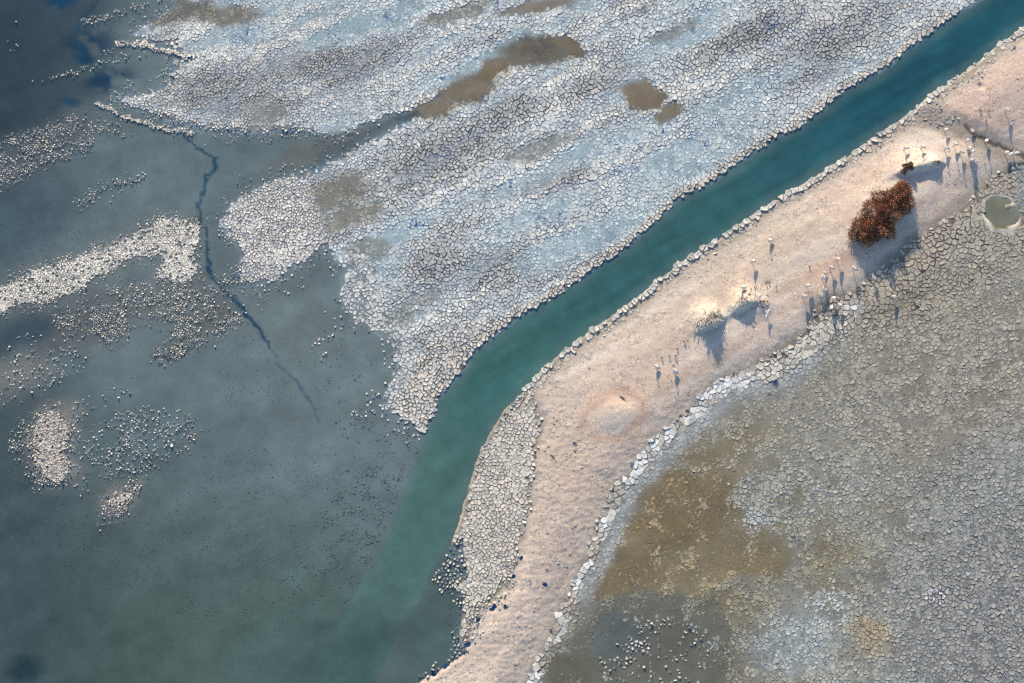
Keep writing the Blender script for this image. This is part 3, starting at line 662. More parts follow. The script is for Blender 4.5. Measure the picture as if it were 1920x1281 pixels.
idx = np.nonzero(ok)[0]
uu, vv = pts_all[idx, 0], pts_all[idx, 1]
Hm = look('H', uu, vv); Sm = look('S', uu, vv); Cm = look('C', uu, vv); Km = look('K', uu, vv); Zm = bed_z(uu, vv); Bm = look('B', uu, vv)
stv = streak(uu, vv, 90, 22, 5); crk = fbm(uu / 40, vv / 34, 3, 3); BAS = bil(bs, uu, vv) > .5
salt_d = bil(sd_line(SALT), uu, vv)
class Bag:
    def __init__(s): s.v = []; s.l = []; s.st = []; s.tt = []; s.c = []
    def add(s, V, F, C):
        o = len(s.v); s.v += V; s.c += C
        for f in F: s.st.append(len(s.l)); s.tt.append(len(f)); s.l += [o + k for k in f]
def area(P):
    return .5 * abs(sum(P[k - 1][0] * P[k][1] - P[k][0] * P[k - 1][1] for k in range(len(P))))
def plate(i, poly, h, fill, col, curl, z0, rnd, tight):
    """side wall, raised rim, dished top; walls only where the crack gapes"""
    n = len(poly)
    cx = sum(p[0] for p in poly) / n; cy = sum(p[1] for p in poly) / n
    P2 = []                                    # (x, y, open)
    for k in range(n):
        p, q = poly[k], poly[(k + 1) % n]; el = math.hypot(p[0] - q[0], p[1] - q[1])
        if tight:
            o = p[2] or poly[k - 1][2]
            P2.append((p[0], p[1], o))
            if el > 3.6 and p[2]:
                for t in ((.33, .68) if el > 6 else (.5,)):
                    j = rnd.uniform(-.01, .09); a, b = p[0] + t * (q[0] - p[0]), p[1] + t * (q[1] - p[1])
                    P2.append((a + (cx - a) * j, b + (cy - b) * j, 1))
        else:
            for t in ((.22, .78) if el > 4.2 else (.5,)):
                j = rnd.uniform(-.14, .14); a, b = p[0] + t * (q[0] - p[0]), p[1] + t * (q[1] - p[1])
                P2.append((a + (cx - a) * j, b + (cy - b) * j, 1))
    n = len(P2); f = 1.0 if tight else fill * rnd.uniform(.85, 1.1)
    sl = (.003 + .10 * h) if tight else .11
    tx, ty = rnd.gauss(0, sl), rnd.gauss(0, sl)
    ph = rnd.uniform(0, 6.28); V = []; C = []
    foot_col = col * .8  # plate colour, darkened around the foot of the side wall
    rin = .91 if tight else .86
    iS = 1 / SZ[i]
    for ring, g in ((0, 1.0), (1, rin), (2, .74)):
        for (a, b, o) in P2:
            gg = g if (o or ring == 2) else (1.0 if ring == 0 else .93)
            x = cx + (a - cx) * f * gg; y = cy + (b - cy) * f * gg
            tl = (x - cx) * iS * tx * 2 + (y - cy) * iS * ty * 2
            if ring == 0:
                if o: z = z0 - .04; c = foot_col
                else: z = z0 + h * .80 + tl; c = col
            elif ring == 1:
                cu = curl * max(0.0, .25 + .75 * math.sin(math.atan2(y - cy, x - cx) + ph)) * rnd.uniform(.5, 1.3) * (1 if o else .3)
                z = z0 + h * (1 if o else .95) + tl + cu * (.022 + .2 * h); c = col * (1 + .28 * min(cu, 1.2)) + .03 * min(cu, 1.2)
            else: z = z0 + h * .92 + tl; c = col * rnd.uniform(.95, 1.05)
            V.append((x, y, z)); C.append(c)
    F = []
    for k in range(n):
        k2 = (k + 1) % n
        F.append((k, k2, n + k2, n + k)); F.append((n + k, n + k2, 2 * n + k2, 2 * n + k))
    F.append(tuple(range(2 * n, 3 * n)))
    return V, F, C
rnd = random.Random(5)
made = []
for q, i in enumerate(idx.tolist()):
    bk = isb[i]
    tight = True
    if bk: gap = SZ[i] * .05; shut = .30
    else:
        tight = Sm[q] > .80
        gap = SZ[i] * (1 - float(Sm[q])) * .5 if tight else SZ[i] * .04
        if salt_d[q] < 15: gap *= .7
        shut = (.62 if salt_d[q] < 15 else .42 if BAS[q] else .34) + 1.1 * (float(crk[q]) - .5) if tight else 0.0
        shut = min(max(shut, 0.0), .85)
    poly = voronoi(i, gap, shut)
    if poly is None: continue
    if area(poly) > 2.2 * SZ[i] ** 2: continue
    # Voronoi came out in sheet axes (v down): flip to run anticlockwise on the ground
    sgn = sum(poly[k - 1][0] * poly[k][1] - poly[k][0] * poly[k - 1][1] for k in range(len(poly)))
    if sgn > 0:
        nn_ = len(poly); poly = [(poly[-1 - k][0], poly[-1 - k][1], poly[-2 - k if k < nn_ - 1 else -1][2]) for k in range(nn_)]
    if bk:
        h = rnd.uniform(.08, .2) if bk == 1 else rnd.uniform(.02, .07)
        fill = .98
        col = alb((226, 219, 211)) * rnd.uniform(.8, 1.06) if bk == 1 else alb((206, 192, 180)) * rnd.uniform(.9, 1.06)
        z0 = .06 if bk == 1 else float(Zm[q]); curl = .5
        # only the bank itself, not the drowned foot
    else:
        h = float(Hm[q]) * (rnd.uniform(.86, 1.14) if tight else rnd.uniform(.65, 1.35)); fill = .985 if tight else float(Sm[q])
        col = Cm[q] * (rnd.uniform(.93, 1.06) if BAS[q] else rnd.uniform(.90, 1.08)) * (1 + .22 * (float(stv[q]) - .5))
        z0 = float(Zm[q]); curl = float(Km[q])
        if z0 < -.05 and P_[i] < .9:
            g = rnd.random()
            if g < .18: h *= .55                      # some stay just under the water
    col = np.clip(col, .01, .85)
    if not bk and salt_d[q] < 22 and rnd.random() < .45: col = col * rnd.uniform(.6, .92)
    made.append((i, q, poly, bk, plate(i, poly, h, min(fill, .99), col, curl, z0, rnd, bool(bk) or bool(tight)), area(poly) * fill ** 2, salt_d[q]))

def to_mesh(name, items):
    B = Bag()
    for V, F, C in items: B.add(V, F, C)
    v = np.array(B.v); x, y = ground_xy(v[:, 0], v[:, 1])
    return mesh_from(name, np.stack([x, y, v[:, 2]], 1), B.l, B.st, B.tt, MAT_PLATE, np.clip(np.array(B.c), .004, .85))
def one_piece(name, it, lab=None):
    V, F, C = it
    v = np.array(V); x, y = ground_xy(v[:, 0], v[:, 1]); o = np.array([x.mean(), y.mean(), v[:, 2].min()])
    B = Bag(); B.add(V, F, C)
    me = mesh_from(name, np.stack([x, y, v[:, 2]], 1) - o, B.l, B.st, B.tt, MAT_PLATE, np.clip(np.array(C), .004, .85))
    return link(name, me, ground, o)
vis = lambda m: 0 < PX[m[0]] < PW and 0 < PY[m[0]] < PH
bank_items = [m for m in made if m[3] == 1 and vis(m)]
salt_items = sorted([m for m in made if m[3] == 0 and m[6] < 20 and vis(m)], key=lambda m: -m[5])[:300]
used = {m[0] for m in bank_items} | {m[0] for m in salt_items}
mud_items = sorted([m for m in made if m[0] not in used and vis(m) and Zm[m[1]] > -.06], key=lambda m: -m[5])[:300]
used |= {m[0] for m in mud_items}
for m in bank_items[:300]: one_piece('bank_block', m[4])
for m in salt_items: one_piece('salt_plate', m[4])
for m in mud_items: one_piece('mud_plate', m[4])
rest = [m for m in made if m[0] not in used]
bas = bil(bs, pts_all[[m[0] for m in rest], 0], pts_all[[m[0] for m in rest], 1]) > .5
a_ = [m[4] for m, t in zip(rest, bas) if not t]; b_ = [m[4] for m, t in zip(rest, bas) if t]
tag(link('flat_plates', to_mesh('flat_plates', a_), ground), kind='stuff')
tag(link('basin_plates', to_mesh('basin_plates', b_), ground), kind='stuff')

# ------------------------------------------------------------------ dark clods lying in the shallows
def clod_field():
    B = Bag(); r = random.Random(21)
    fields = [([(330,850),(520,840),(640,830),(780,860),(740,960),(690,1080),(600,1140),(400,1170),(150,1100),(90,900)], 2800, .11),
              ([(640,880),(760,870),(745,930),(715,1010),(690,1070),(620,1080),(600,980)], 800, .19),
              ([(650,760),(800,790),(785,850),(690,850),(620,800)], 170, .2), ([(560,640),(660,600),(720,680),(640,760),(560,720)], 120, .15),
              ([(845,1130),(870,1120),(868,1215),(850,1230),(835,1190)], 90, .2), ([(810,1090),(850,1040),(870,1060),(850,1110),(820,1120)], 80, .22),
              ([(0,420),(120,400),(180,440),(40,500)], 160, .11), ([(200,1000),(700,1000),(560,1200),(200,1230)], 700, .10), ([(0,850),(60,900),(200,1000),(120,1100),(0,1000)], 500, .10),
              ([(350,560),(480,600),(560,760),(420,760)], 350, .09), ([(180,770),(380,770),(420,850),(250,950)], 90, .12), ([(560,1050),(700,1060),(650,1130),(480,1130)], 140, .18),
              ([(1340,880),(1500,800),(1560,1100),(1150,1120),(1200,960)], 260, .08)]
    for P, n, sz in fields:
        xs = [p[0] for p in P]; ys = [p[1] for p in P]; k = 0; tries = 0
        while k < n and tries < n * 12:
            tries += 1
            u, v = r.uniform(min(xs), max(xs)), r.uniform(min(ys), max(ys))
            ins = False
            for a in range(len(P)):
                (x1, y1), (x2, y2) = P[a - 1], P[a]
                if (y1 > v) != (y2 > v) and u < (x2 - x1) * (v - y1) / (y2 - y1) + x1: ins = not ins
            if not ins: continue
            if .5 + .2 * math.sin(u * .11 + 3 * math.sin(v * .05)) + .2 * math.sin(v * .15 + 2 * math.sin(u * .04)) < r.uniform(.2, .75): continue
            k += 1
            s = sz * .8 * r.uniform(.5, 1.3) / SCALE; m_ = 6; ph = r.uniform(0, 6); el = r.uniform(.6, 1)
            zt = r.uniform(-.03, .045); V = []; F = []; C = []
            c = alb((84, 97, 104)) * r.uniform(.6, 1.2)
            for ring, (f, z) in enumerate(((1.1, -.2), (.85, zt * .6 - .005), (.45, zt))):
                for a in range(m_):
                    t = -(ph + a * 2 * math.pi / m_); rr = s * f * r.uniform(.75, 1.2)
                    V.append((u + rr * math.cos(t), v + rr * math.sin(t) * el, z + r.uniform(-.01, .01))); C.append(c)
            for ring in range(2):
                for a in range(m_): F.append((ring * m_ + a, ring * m_ + (a + 1) % m_, (ring + 1) * m_ + (a + 1) % m_, (ring + 1) * m_ + a))
            F.append(tuple(range(2 * m_, 3 * m_))); B.add(V, F, C)
    v = np.array(B.v); x, y = ground_xy(v[:, 0], v[:, 1])
    return mesh_from('clods', np.stack([x, y, v[:, 2]], 1), B.l, B.st, B.tt, MAT_PLATE, np.array(B.c))
tag(link('clods', clod_field(), ground), kind='stuff')

def crumb_field(n=120000):
    """small lumps of dried sand, thick along the shores"""
    u = rng.uniform(760, 1960, n); v = rng.uniform(-30, 1320, n)
    b = look('B', u, v); q = look('Q', u, v); pz = look('P', u, v)
    keep = (b > .6) & (pz < .3) & (rng.random(n) < (.07 + .93 * q) * sstep(.30, .6, fbm(u / 18, v / 12, 4, 3)))
    u, v = u[keep], v[keep]; n = len(u)
    z = bed_z(u, v); c = look('G', u, v) * rng.uniform(.72, 1.08, (n, 1))
    sz = rng.gamma(2.0, .4, n) * .9 + .45; hh = sz * SCALE * rng.uniform(.2, .5, n); ph = rng.uniform(0, 6.28, n)
    V = np.zeros((n, 6, 3)); 
    for k in range(5):
        t = ph + k * 2 * math.pi / 5; r_ = sz * rng.uniform(.7, 1.25, n)
        V[:, k, 0] = u + np.cos(t) * r_ * 1.3; V[:, k, 1] = v - np.sin(t) * r_ * .8; V[:, k, 2] = z - .03
    V[:, 5, 0] = u + rng.normal(0, .3, n) * sz; V[:, 5, 1] = v + rng.normal(0, .3, n) * sz; V[:, 5, 2] = z + hh
    V = V.reshape(-1, 3); x, y = ground_xy(V[:, 0], V[:, 1])
    o = (np.arange(n) * 6)[:, None, None]; f = np.array([[k, (k + 1) % 5, 5] for k in range(5)])[None] + o
    f = f.reshape(-1, 3)
    return mesh_from('sand_crumbs', np.stack([x, y, V[:, 2]], 1), f.ravel(), np.arange(len(f)) * 3, np.full(len(f), 3), MAT_PLATE, np.repeat(np.clip(c, .004, .85), 6, 0))
tag(link('sand_crumbs', crumb_field(), ground), kind='stuff')

def spot(u, v, lift=0.0):
    """point on the ground under a sheet position"""
    x, y = ground_xy(np.array([float(u)]), np.array([float(v)])); z = float(bed_z(np.array([float(u)]), np.array([float(v)]))[0])
    return Vector((float(x[0]), float(y[0]), z + lift))
def foot(u, v, h):
    """where something whose point at height h is seen at (u, v) stands"""
    z = float(bed_z(np.array([float(u)]), np.array([float(v)]))[0])
    for _ in range(3):
        x, y = ground_xy(np.array([float(u)]), np.array([float(v)]), z + h)
        # back to the sheet to read the ground there
        uu_, vv_ = to_sheet(float(x[0]), float(y[0])); z = float(bed_z(np.array([uu_]), np.array([vv_]))[0])
    return Vector((float(x[0]), float(y[0]), z))
def to_sheet(x, y, z=0.0):
    p = np.array([x, y, z]) - CAM; d = p @ FWD
    return PW / 2 + FPX * p[0] / d, PH / 2 - FPX * (p @ UPV) / d

# ------------------------------------------------------------------ plants and birds
def sweep(path, radii, m=7, flat=None):
    """tube along a path with a radius per point, closed at both ends; flat = (width, height) factors per point"""
    V = []; F = []; path = [Vector(p) for p in path]; n = len(path)
    for k, p in enumerate(path):
        t = (path[min(k + 1, n - 1)] - path[max(k - 1, 0)]).normalized()
        ref = Vector((0, 1, 0)) if abs(t.y) < .9 else Vector((1, 0, 0))
        a = (ref - t * ref.dot(t)).normalized(); b = t.cross(a)
        fx, fy = flat[k] if flat else (1, 1)
        for q in range(m):
            an = q * 2 * math.pi / m; V.append(p + a * (math.cos(an) * radii[k] * fx) + b * (math.sin(an) * radii[k] * fy))
    for k in range(n - 1):
        for q in range(m):
            q2 = (q + 1) % m; F.append((k * m + q, k * m + q2, (k + 1) * m + q2, (k + 1) * m + q))
    F.append(tuple(range(m))[::-1]); F.append(tuple(range((n - 1) * m, n * m)))
    return V, F
def pymesh(name, parts, mat, smooth=False, col=None):
    V = []; F = []
    for v, f in parts:
        o = len(V); V += [tuple(p) for p in v]; F += [tuple(o + k for k in q) for q in f]
    me = bpy.data.meshes.new(name); me.from_pydata(V, [], F); me.materials.append(mat)
    if smooth: me.polygons.foreach_set('use_smooth', [True] * len(F))
    if col is not None:
        a = me.attributes.new('col', 'FLOAT_COLOR', 'POINT'); c4 = np.ones((len(V), 4), np.float32); c4[:, :3] = col; a.data.foreach_set('color', c4.ravel())
    return me
def empty(name, loc, rz=0.0):
    o = bpy.data.objects.new(name, None); COL.objects.link(o); o.location = loc; o.rotation_euler = (0, 0, rz); o.empty_display_size = .3
    return o
MAT_LEAF = ground_like('rust_foliage', 'col', .12, .0, .01, .75, 9.0)
MAT_TWIG = plain('grey_twig', (.13, .10, .08)); MAT_STEM = plain('dark_stem', (.07, .045, .03)); MAT_WEED = plain('dry_weed', (.05, .04, .03))
MAT_WHITE = plain('white_feathers', (.80, .79, .76), .7, .05); MAT_BLACK = plain('black_feathers', (.03, .03, .033), .6)
MAT_LEG = plain('reddish_leg', (.42, .13, .09), .6); MAT_BILL = plain('orange_bill', (.46, .20, .08), .5); MAT_BLEACH = plain('bleached_wood', (.72, .68, .62))

# --- the rust-red bush and its small neighbour
def bush(name, label, lobes, base, n_leaf, n_stem, seed, pal):
    r = random.Random(seed)
    root = empty(name, base); tag(root, label, 'bush')
    V = []; F = []; C = []; stems = []
    tot = sum(l[2] ** 2 for l in lobes)
    for (u, v, rad, hgt) in lobes:
        p = spot(u, v); rm = rad * SCALE
        for _ in range(int(n_leaf * rad * rad / tot)):
            th = r.uniform(0, 2 * math.pi); ct = r.uniform(-.15, 1); st_ = math.sqrt(max(0, 1 - ct * ct))
            lump = .80 + .26 * math.sin(3 * th + u) * math.sin(4 * ct + v) + r.uniform(-.12, .16)
            k = r.uniform(.45, 1.0) ** .45 * lump
            c = Vector((p.x + rm * st_ * math.cos(th) * k, p.y + rm * st_ * math.sin(th) * k, p.z + .15 + hgt * max(ct, -.05) * k)) - base
            ax = (Vector((st_ * math.cos(th), st_ * math.sin(th), ct + .5)) + Vector((r.gauss(0, .5), r.gauss(0, .5), r.gauss(0, .5)))).normalized()
            ln = r.uniform(.10, .26) * (1.9 if k > .97 else 1); wd = r.uniform(.025, .055)
            sd = ax.cross(Vector((r.gauss(0, 1), r.gauss(0, 1), r.gauss(0, 1)))).normalized() * wd
            o = len(V); up = ax.cross(sd).normalized() * wd * .8
            V += [c - ax * ln * .5, c + sd, c + ax * ln * .6, c - sd, c + up, c - up]
            F += [(o, o + 1, o + 2), (o, o + 2, o + 3), (o, o + 4, o + 2), (o, o + 2, o + 5)]
            col = np.array(r.choices(pal[0], pal[1])[0]) * r.uniform(.65, 1.35)
            patch = .5 + .25 * math.sin((base.x + c.x) * 1.9) + .25 * math.sin((base.y + c.y) * 2.3 + c.x)
            col = col * (.95 + .5 * patch); C += [np.clip(col, .005, .6)] * 6
        for _ in range(max(2, int(n_stem * rad * rad / tot))):
            th = r.uniform(0, 2 * math.pi); e = Vector((math.cos(th) * rm * r.uniform(.3, .95), math.sin(th) * rm * r.uniform(.3, .95), hgt * r.uniform(.4, .9)))
            q = p - base
            stems.append(sweep([q + Vector((0, 0, -.1)), q + e * .4 + Vector((r.uniform(-.1, .1), r.uniform(-.1, .1), .15)), q + e], [.05, .032, .01], 5))
    me = bpy.data.meshes.new('crown'); me.from_pydata([tuple(x) for x in V], [], F); me.materials.append(MAT_LEAF)
    a = me.attributes.new('col', 'FLOAT_COLOR', 'POINT'); c4 = np.ones((len(V), 4), np.float32); c4[:, :3] = np.array(C); a.data.foreach_set('color', c4.ravel())
    link('crown', me, root); tag(link('stems', pymesh('stems', stems, MAT_STEM), root), kind='stuff')
    return root
RUST = ([(.52, .17, .08), (.42, .16, .09), (.29, .145, .09), (.56, .27, .10), (.42, .31, .25), (.34, .24, .11), (.14, .08, .06)], [3, 4, 3, 1.5, 4, 1.2, 2])
bush('bush', 'large rust-red bush on the sand spit, the biggest plant in view',
     [(1679,374,30,1.7),(1653,384,27,1.7),(1631,404,29,1.9),(1608,438,25,1.5),(1638,432,31,1.8),(1663,406,29,1.7),(1621,446,24,1.2),(1657,434,24,1.3),(1693,388,19,1.2),(1689,362,18,1.3)],
     spot(1650, 410), 24000, 46, 3, RUST)
bush('bush', 'small dark scrubby bush on the scarp just above the big rust-red bush',
     [(1693,319,7,.6),(1701,316,6,.55),(1690,328,6,.5),(1703,323,5,.45)], spot(1696, 321), 900, 14, 8,
     ([(.26, .15, .08), (.14, .09, .06), (.40, .28, .18), (.08, .055, .045)], [3, 3, 3, 2]))

def twig_heap(name, label, cat, u, v, ru, rv, n, hgt, seed, bleach=.5, ang=25):
    """dead branches heaped on a hummock"""
    r = random.Random(seed); base = spot(u, v); root = empty(name, base); tag(root, label, cat)
    dark = []; pale = []
    ca, sa_ = math.cos(R(ang)), math.sin(R(ang))
    for k in range(n):
        a, b = r.gauss(0, .45) * ru, r.gauss(0, .45) * rv
        q = spot(u + a * ca + b * sa_, v - a * sa_ + b * ca) - base
        d = Vector((r.gauss(0, 1), r.gauss(0, 1), r.uniform(.1, 1.0))).normalized(); ln = r.uniform(.25, .85) * hgt
        mid = q + d * ln * .5 + Vector((r.gauss(0, .06), r.gauss(0, .06), r.gauss(0, .04)))
        rr = r.uniform(.025, .07)
        part = [sweep([q - Vector((0, 0, .05)), mid, q + d * ln], [rr, rr * .8, rr * .3], 5)]
        for _ in range(2):
            d2 = (d + Vector((r.gauss(0, .7), r.gauss(0, .7), r.gauss(0, .5)))).normalized()
            part.append(sweep([mid, mid + d2 * ln * .25, mid + d2 * ln * .5], [rr * .6, rr * .45, rr * .15], 4))
        (pale if r.random() < bleach else dark).extend(part)
    if dark: tag(link('dark_branches', pymesh('dark_branches', dark, MAT_TWIG), root), kind='stuff')
    if pale: tag(link('bleached_branches', pymesh('bleached_branches', pale, MAT_BLEACH), root), kind='stuff')
    return root
twig_heap('dead_shrub', 'heap of grey bleached dead branches at the western end of the middle hummock', 'shrub', 1331, 602, 24, 9, 200, 1.2, 31, .95)
twig_heap('dead_shrub', 'thin dead branches along the broken edge of the middle hummock', 'shrub', 1391, 567, 24, 6, 70, .7, 32, .75)
twig_heap('dead_shrub', 'arc of dry twigs at the eastern end of the middle hummock', 'shrub', 1433, 572, 14, 10, 40, .4, 33, .5, -50)
twig_heap('dead_shrub', 'sparse dark twigs on the crest of the scarp east of the rust-red bush', 'shrub', 1752, 311, 10, 3, 26, .45, 34, .1, 5)
twig_heap('dead_shrub', 'few bare twigs at the foot of the rust-red bush, western side', 'shrub', 1590, 440, 8, 6, 16, .5, 35, .2)

def weed(u, v, h, label, seed):
    r = random.Random(seed); base = spot(u, v); root = empty('dry_weed', base); tag(root, label, 'weed', 'dry weeds on the spit')
    st = []; hd = []
    for _ in range(r.randint(3, 5)):
        d = Vector((r.gauss(0, .22), r.gauss(0, .22), 1)) * h * r.uniform(.7, 1)
        st.append(sweep([(0, 0, -.03), d * .5 + Vector((r.gauss(0, .02), r.gauss(0, .02), 0)), d], [.022, .018, .012], 5))
        for _ in range(5):
            e = d * r.uniform(.6, 1.05); o = Vector((r.gauss(0, 1), r.gauss(0, 1), r.uniform(0, 1))).normalized() * r.uniform(.05, .13)
            hd.append(sweep([e, e + o * .6, e + o], [.012, .03, .008], 4))
    link('stalks', pymesh('stalks', st, MAT_WEED), root); link('seed_heads', pymesh('seed_heads', hd, MAT_WEED), root)
for k, (u, v, h, lab) in enumerate([
    (1240,672,.34,'small dark dry weed, leftmost of the three in line above the pair of white birds'),
    (1254,669,.36,'dark dry weed, middle of the three in line above the pair of white birds'),
    (1265,669,.55,'tallest dark dry weed, right of the three in line above the pair of white birds'),
    (1269,656,.30,'tiny dry weed above the tallest of the three weeds in line'),
    (1281,641,.36,'left of two dry weed clumps just west of the long hummock shadow'),
    (1288,642,.45,'right of two dry weed clumps just west of the long hummock shadow'),
    (1261,687,.42,'dark stubby weed just behind the right bird of the lowest pair'),
    (1454,540,.34,'lone dark weed on the pale slope east of the two dark tufts'),
    (1413,541,.26,'tiny dark weed on the bright slope above the middle hummock'),
    (1516,503,.30,'lone dark weed on the reddish sand west of the flock'),
    (1406,545,.22,'tiny greenish weed beside the white bird above the middle hummock'),
    (1435,533,.34,'left of two squat dark tufts side by side on the slope'),
    (1441,533.5,.34,'right of two squat dark tufts side by side on the slope'),
    (1846,230,.22,'tiny dark weed on the upper sand, above the dark crack line'),
    (1850,214,.30,'dark weed on the upper sand near the black and white bird'),
    (1834,212,.26,'small weed left of the other on the upper sand'),
    (1845,310,.22,'tiny dark weed on pale sand right of the upper flock')]):
    weed(u, v, h, lab, 50 + k)
def driftwood(u, v, label, seed, ln=.9, rz=0):
    r = random.Random(seed); base = spot(u, v, .04); root = empty('driftwood', base, rz); tag(root, label, 'driftwood')
    link('branch', pymesh('branch', [sweep([(-ln / 2, 0, 0), (0, .05, .06), (ln / 2, -.04, .02)], [.05, .06, .02], 6)], MAT_WEED), root)
    link('side_branch', pymesh('side_branch', [sweep([(0, .05, .06), (.1, .22, .12), (.12, .34, .1)], [.04, .03, .01], 5), sweep([(-.1, .03, .05), (-.16, -.16, .1)], [.035, .012], 5)], MAT_WEED), root)
driftwood(1167, 748, 'dark forked driftwood in the dip of the southern mound', 71, 1.0, R(-40))
driftwood(1078, 832, 'short dark stick on the pink sand nearest the southern mound', 72, .7, R(-15))
driftwood(1036, 857, 'short dark stick near the cracked plates left of the southern mound', 73, .8, R(-40))
driftwood(1664, 446, 'dark curved stick at the lower edge of the rust-red bush', 74, .8, R(35))

# --- white wading birds
def bird_meshes(pose, seed):
    r = random.Random(seed)
    lg = {'stand': .40, 'squat': .12, 'open': .36}[pose]
    B = lg + .06
    body = [(-.46, 0, B + .02), (-.34, 0, B + .07), (-.18, 0, B + .14), (.0, 0, B + .24), (.14, 0, B + .36), (.22, 0, B + .48),
            (.22, 0, B + .60), (.18, 0, B + .74), (.20, 0, B + .86), (.27, 0, B + .92), (.34, 0, B + .91)]
    rad = [.03, .10, .17, .19, .155, .09, .055, .045, .045, .06, .03]
    if pose == 'squat':
        body = [(x, y, B + (z - B) * .86) for x, y, z in body]
    ms = {'body': pymesh('body', [sweep(body, rad, 9, [(1, .85)] * len(body))], MAT_WHITE, True)}
    hx, hy, hz = body[-1]
    ms['bill'] = pymesh('bill', [sweep([(hx - .01, 0, hz), (hx + .10, 0, hz - .06), (hx + .20, 0, hz - .13)], [.028, .022, .006], 6)], MAT_BILL, True)
    legs = []
    for sgn in (-1, 1):
        y = .06 * sgn
        legs.append(pymesh('leg', [sweep([(-.02, y, B + .14), (-.05, y, lg * .5), (0, y, .02), (0, y, 0)], [.03, .022, .02, .02], 5), sweep([(-.02, y, .012), (.12, y, .012)], [.02, .01], 4)], MAT_LEG))
    wings = []
    for sgn in (-1, 1):
        if pose == 'open':
            o = []; f = []
            L = [(0, .08, .08, .16), (.04, .36, .12, .18), (-.02, .64, .10, .15), (-.14, .90, .05, .06)]
            for x, yy, lead, ch in L:
                z = B + .36 + .06 * math.sin(yy * 3)
                o += [(x + lead, sgn * yy, z), (x + lead * .4, sgn * yy, z + .03), (x - ch, sgn * yy, z), (x - ch, sgn * yy, z - .012), (x + lead * .4, sgn * yy, z - .01)]
            for k in range(3):
                for q in range(5): f.append((k * 5 + q, k * 5 + (q + 1) % 5, k * 5 + 5 + (q + 1) % 5, k * 5 + 5 + q))
            f += [(0, 1, 2, 3, 4), (15, 16, 17, 18, 19)]
            wings.append(('wing', pymesh('wing', [(o, f)], MAT_WHITE)))
        else:
            wings.append(('folded_wing', pymesh('folded_wing', [sweep([(-.48, .03 * sgn, B + .06), (-.34, .09 * sgn, B + .11), (-.2, .12 * sgn, B + .17), (-.08, .13 * sgn, B + .22)], [.012, .045, .05, .02], 6, [(1, .8)] * 4)], MAT_BLACK, True)))
    return ms, legs, wings
POSES = {p: bird_meshes(p, 1) for p in ('stand', 'squat', 'open')}
def bird(u, v, pose, head, label, scale=1.0, dark=False):
    ms, legs, wings = POSES[pose]
    base = foot(u, v, .55 * scale)
    root = empty('bird', base, R(head)); root.scale = (scale,) * 3
    tag(root, label, 'bird', 'white wading birds on the spit')
    for k, me in ms.items(): link(k, me, root)
    for me in legs: link('leg', me, root)
    for nm, me in wings: link(nm, me, root)
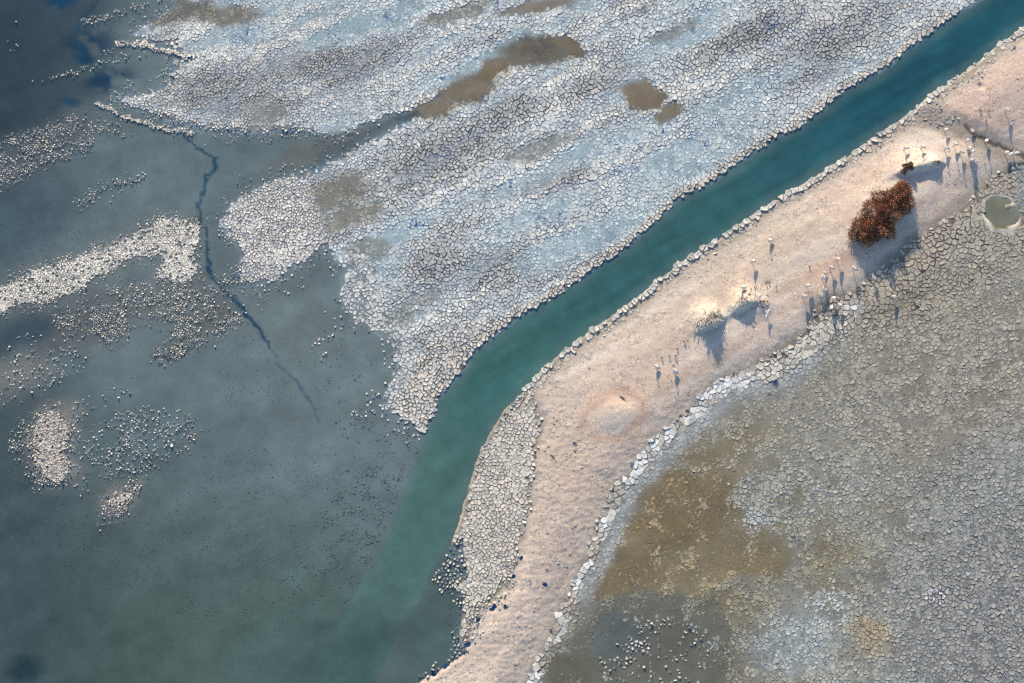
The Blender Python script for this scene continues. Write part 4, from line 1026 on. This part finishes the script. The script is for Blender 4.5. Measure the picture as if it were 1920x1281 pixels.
BIRDS = [
 (1773,244,'stand',215,'white bird at the top of the upper flock, below the grey cracked patch'),
 (1824,245,'squat',170,'white bird crouched at the western end of the dark crack line'),
 (1813,264,'stand',200,'white bird on bare sand below the crouched bird at the crack line'),
 (1790,271,'stand',190,'white bird with a long shadow, right of the bird in the reddish dip'),
 (1773,278,'stand',185,'white bird on the reddish sand east of the two lone birds, casting a long shadow'),
 (1802,285,'stand',175,'white bird lowest of the three with long parallel shadows in the upper flock'),
 (1817,279,'stand',205,'upper of two white birds almost touching in the upper flock'),
 (1822,285,'stand',205,'lower of two white birds almost touching in the upper flock'),
 (1821,301,'stand',205,'white bird standing on the broad shadow of its neighbours'),
 (1849,265,'stand',225,'white bird beside the middle of the dark crack line'),
 (1887,287,'stand',205,'white bird just left of the one with open wings, by the crack line'),
 (1900,288,'open',95,'white bird with wings spread at the right edge by the crack line'),
 (1888,207,'stand',180,'lone black and white bird high on the upper sand'),
 (1697,278,'stand',185,'lone white bird above the small scrubby bush'),
 (1729,276,'stand',185,'lone white bird between the scrubby bush and the upper flock'),
 (1571,487,'stand',185,'highest white bird of the flock west of the bush shadow'),
 (1558,502,'stand',165,'second highest white bird of the flock west of the bush shadow'),
 (1547,511,'squat',170,'smallest white bird, resting among the flock west of the bush shadow'),
 (1544,521,'stand',150,'white bird just below the smallest one in the flock'),
 (1514,536,'stand',200,'white bird on the reddish sand at the left of the flock'),
 (1507,556,'stand',165,'leftmost white bird of the flock, on the lower reddish sand'),
 (1547,542,'squat',150,'upper of two crouched birds in the middle of the flock'),
 (1540,553,'squat',150,'lower of two crouched birds in the middle of the flock'),
 (1562,560,'stand',200,'white bird where the sand meets the first dark cracks'),
 (1574,573,'stand',170,'lowest right white bird of the flock, on cracked ground'),
 (1559,577,'stand',240,'lowest white bird of the flock, on cracked ground'),
 (1601,504,'stand',160,'white bird on the very edge of the bush shadow'),
 (1638,522,'stand',150,'white bird alone in the bush shadow by dark cracks'),
 (1675,557,'stand',190,'white bird alone on cracked mud below the bush shadow'),
 (1444,450,'squat',180,'lone crouched white bird nearest the channel'),
 (1411,490,'stand',182,'lone white bird above the middle hummock with a diamond-shaped shadow'),
 (1393,538,'squat',175,'crouched white bird on the bright top of the middle hummock'),
 (1425,556,'open',60,'white bird with open wings over the arc of twigs'),
 (1438,588,'open',150,'white bird with half-open wings below the arc of twigs'),
 (1231,687,'squat',160,'left of the lowest pair of white birds, below the weeds'),
 (1266,695,'squat',155,'right of the lowest pair of white birds, below the weeds'),
]
for k, (u, v, pose, head, lab) in enumerate(BIRDS):
    bird(u, v, pose, head + random.uniform(-8, 8), lab, {11: .95, 17: .85, 32: .75, 33: .7}.get(k, 1.14) * random.uniform(.94, 1.06))

# ------------------------------------------------------------------ small dark blue puddles
MAT_PUDDLE = plain('deep_blue_water', tuple(alb((18, 50, 100))), .1, .1)
for k, (u, v, r_) in enumerate([(963,1080,4),(927,1140,6),(922,1143,4),(948,1137,4),(978,1046,3.6),(1022,1096,4),(1441,741,3)]):
    b = spot(u, v, .05); rr = random.Random(300 + k)
    ring = [(math.cos(t) * r_ * SCALE * rr.uniform(.75, 1.2), math.sin(t) * r_ * SCALE * .8 * rr.uniform(.75, 1.2)) for t in [q * .5236 for q in range(12)]]
    V = [(x, y, 0) for x, y in ring] + [(x * 1.15, y * 1.15, -.12) for x, y in ring]
    F = [tuple(range(12))] + [(q, 12 + q, 12 + (q + 1) % 12, (q + 1) % 12) for q in range(12)]
    tag(link('puddle', pymesh('puddle', [(V, F)], MAT_PUDDLE), None, b), kind='structure')
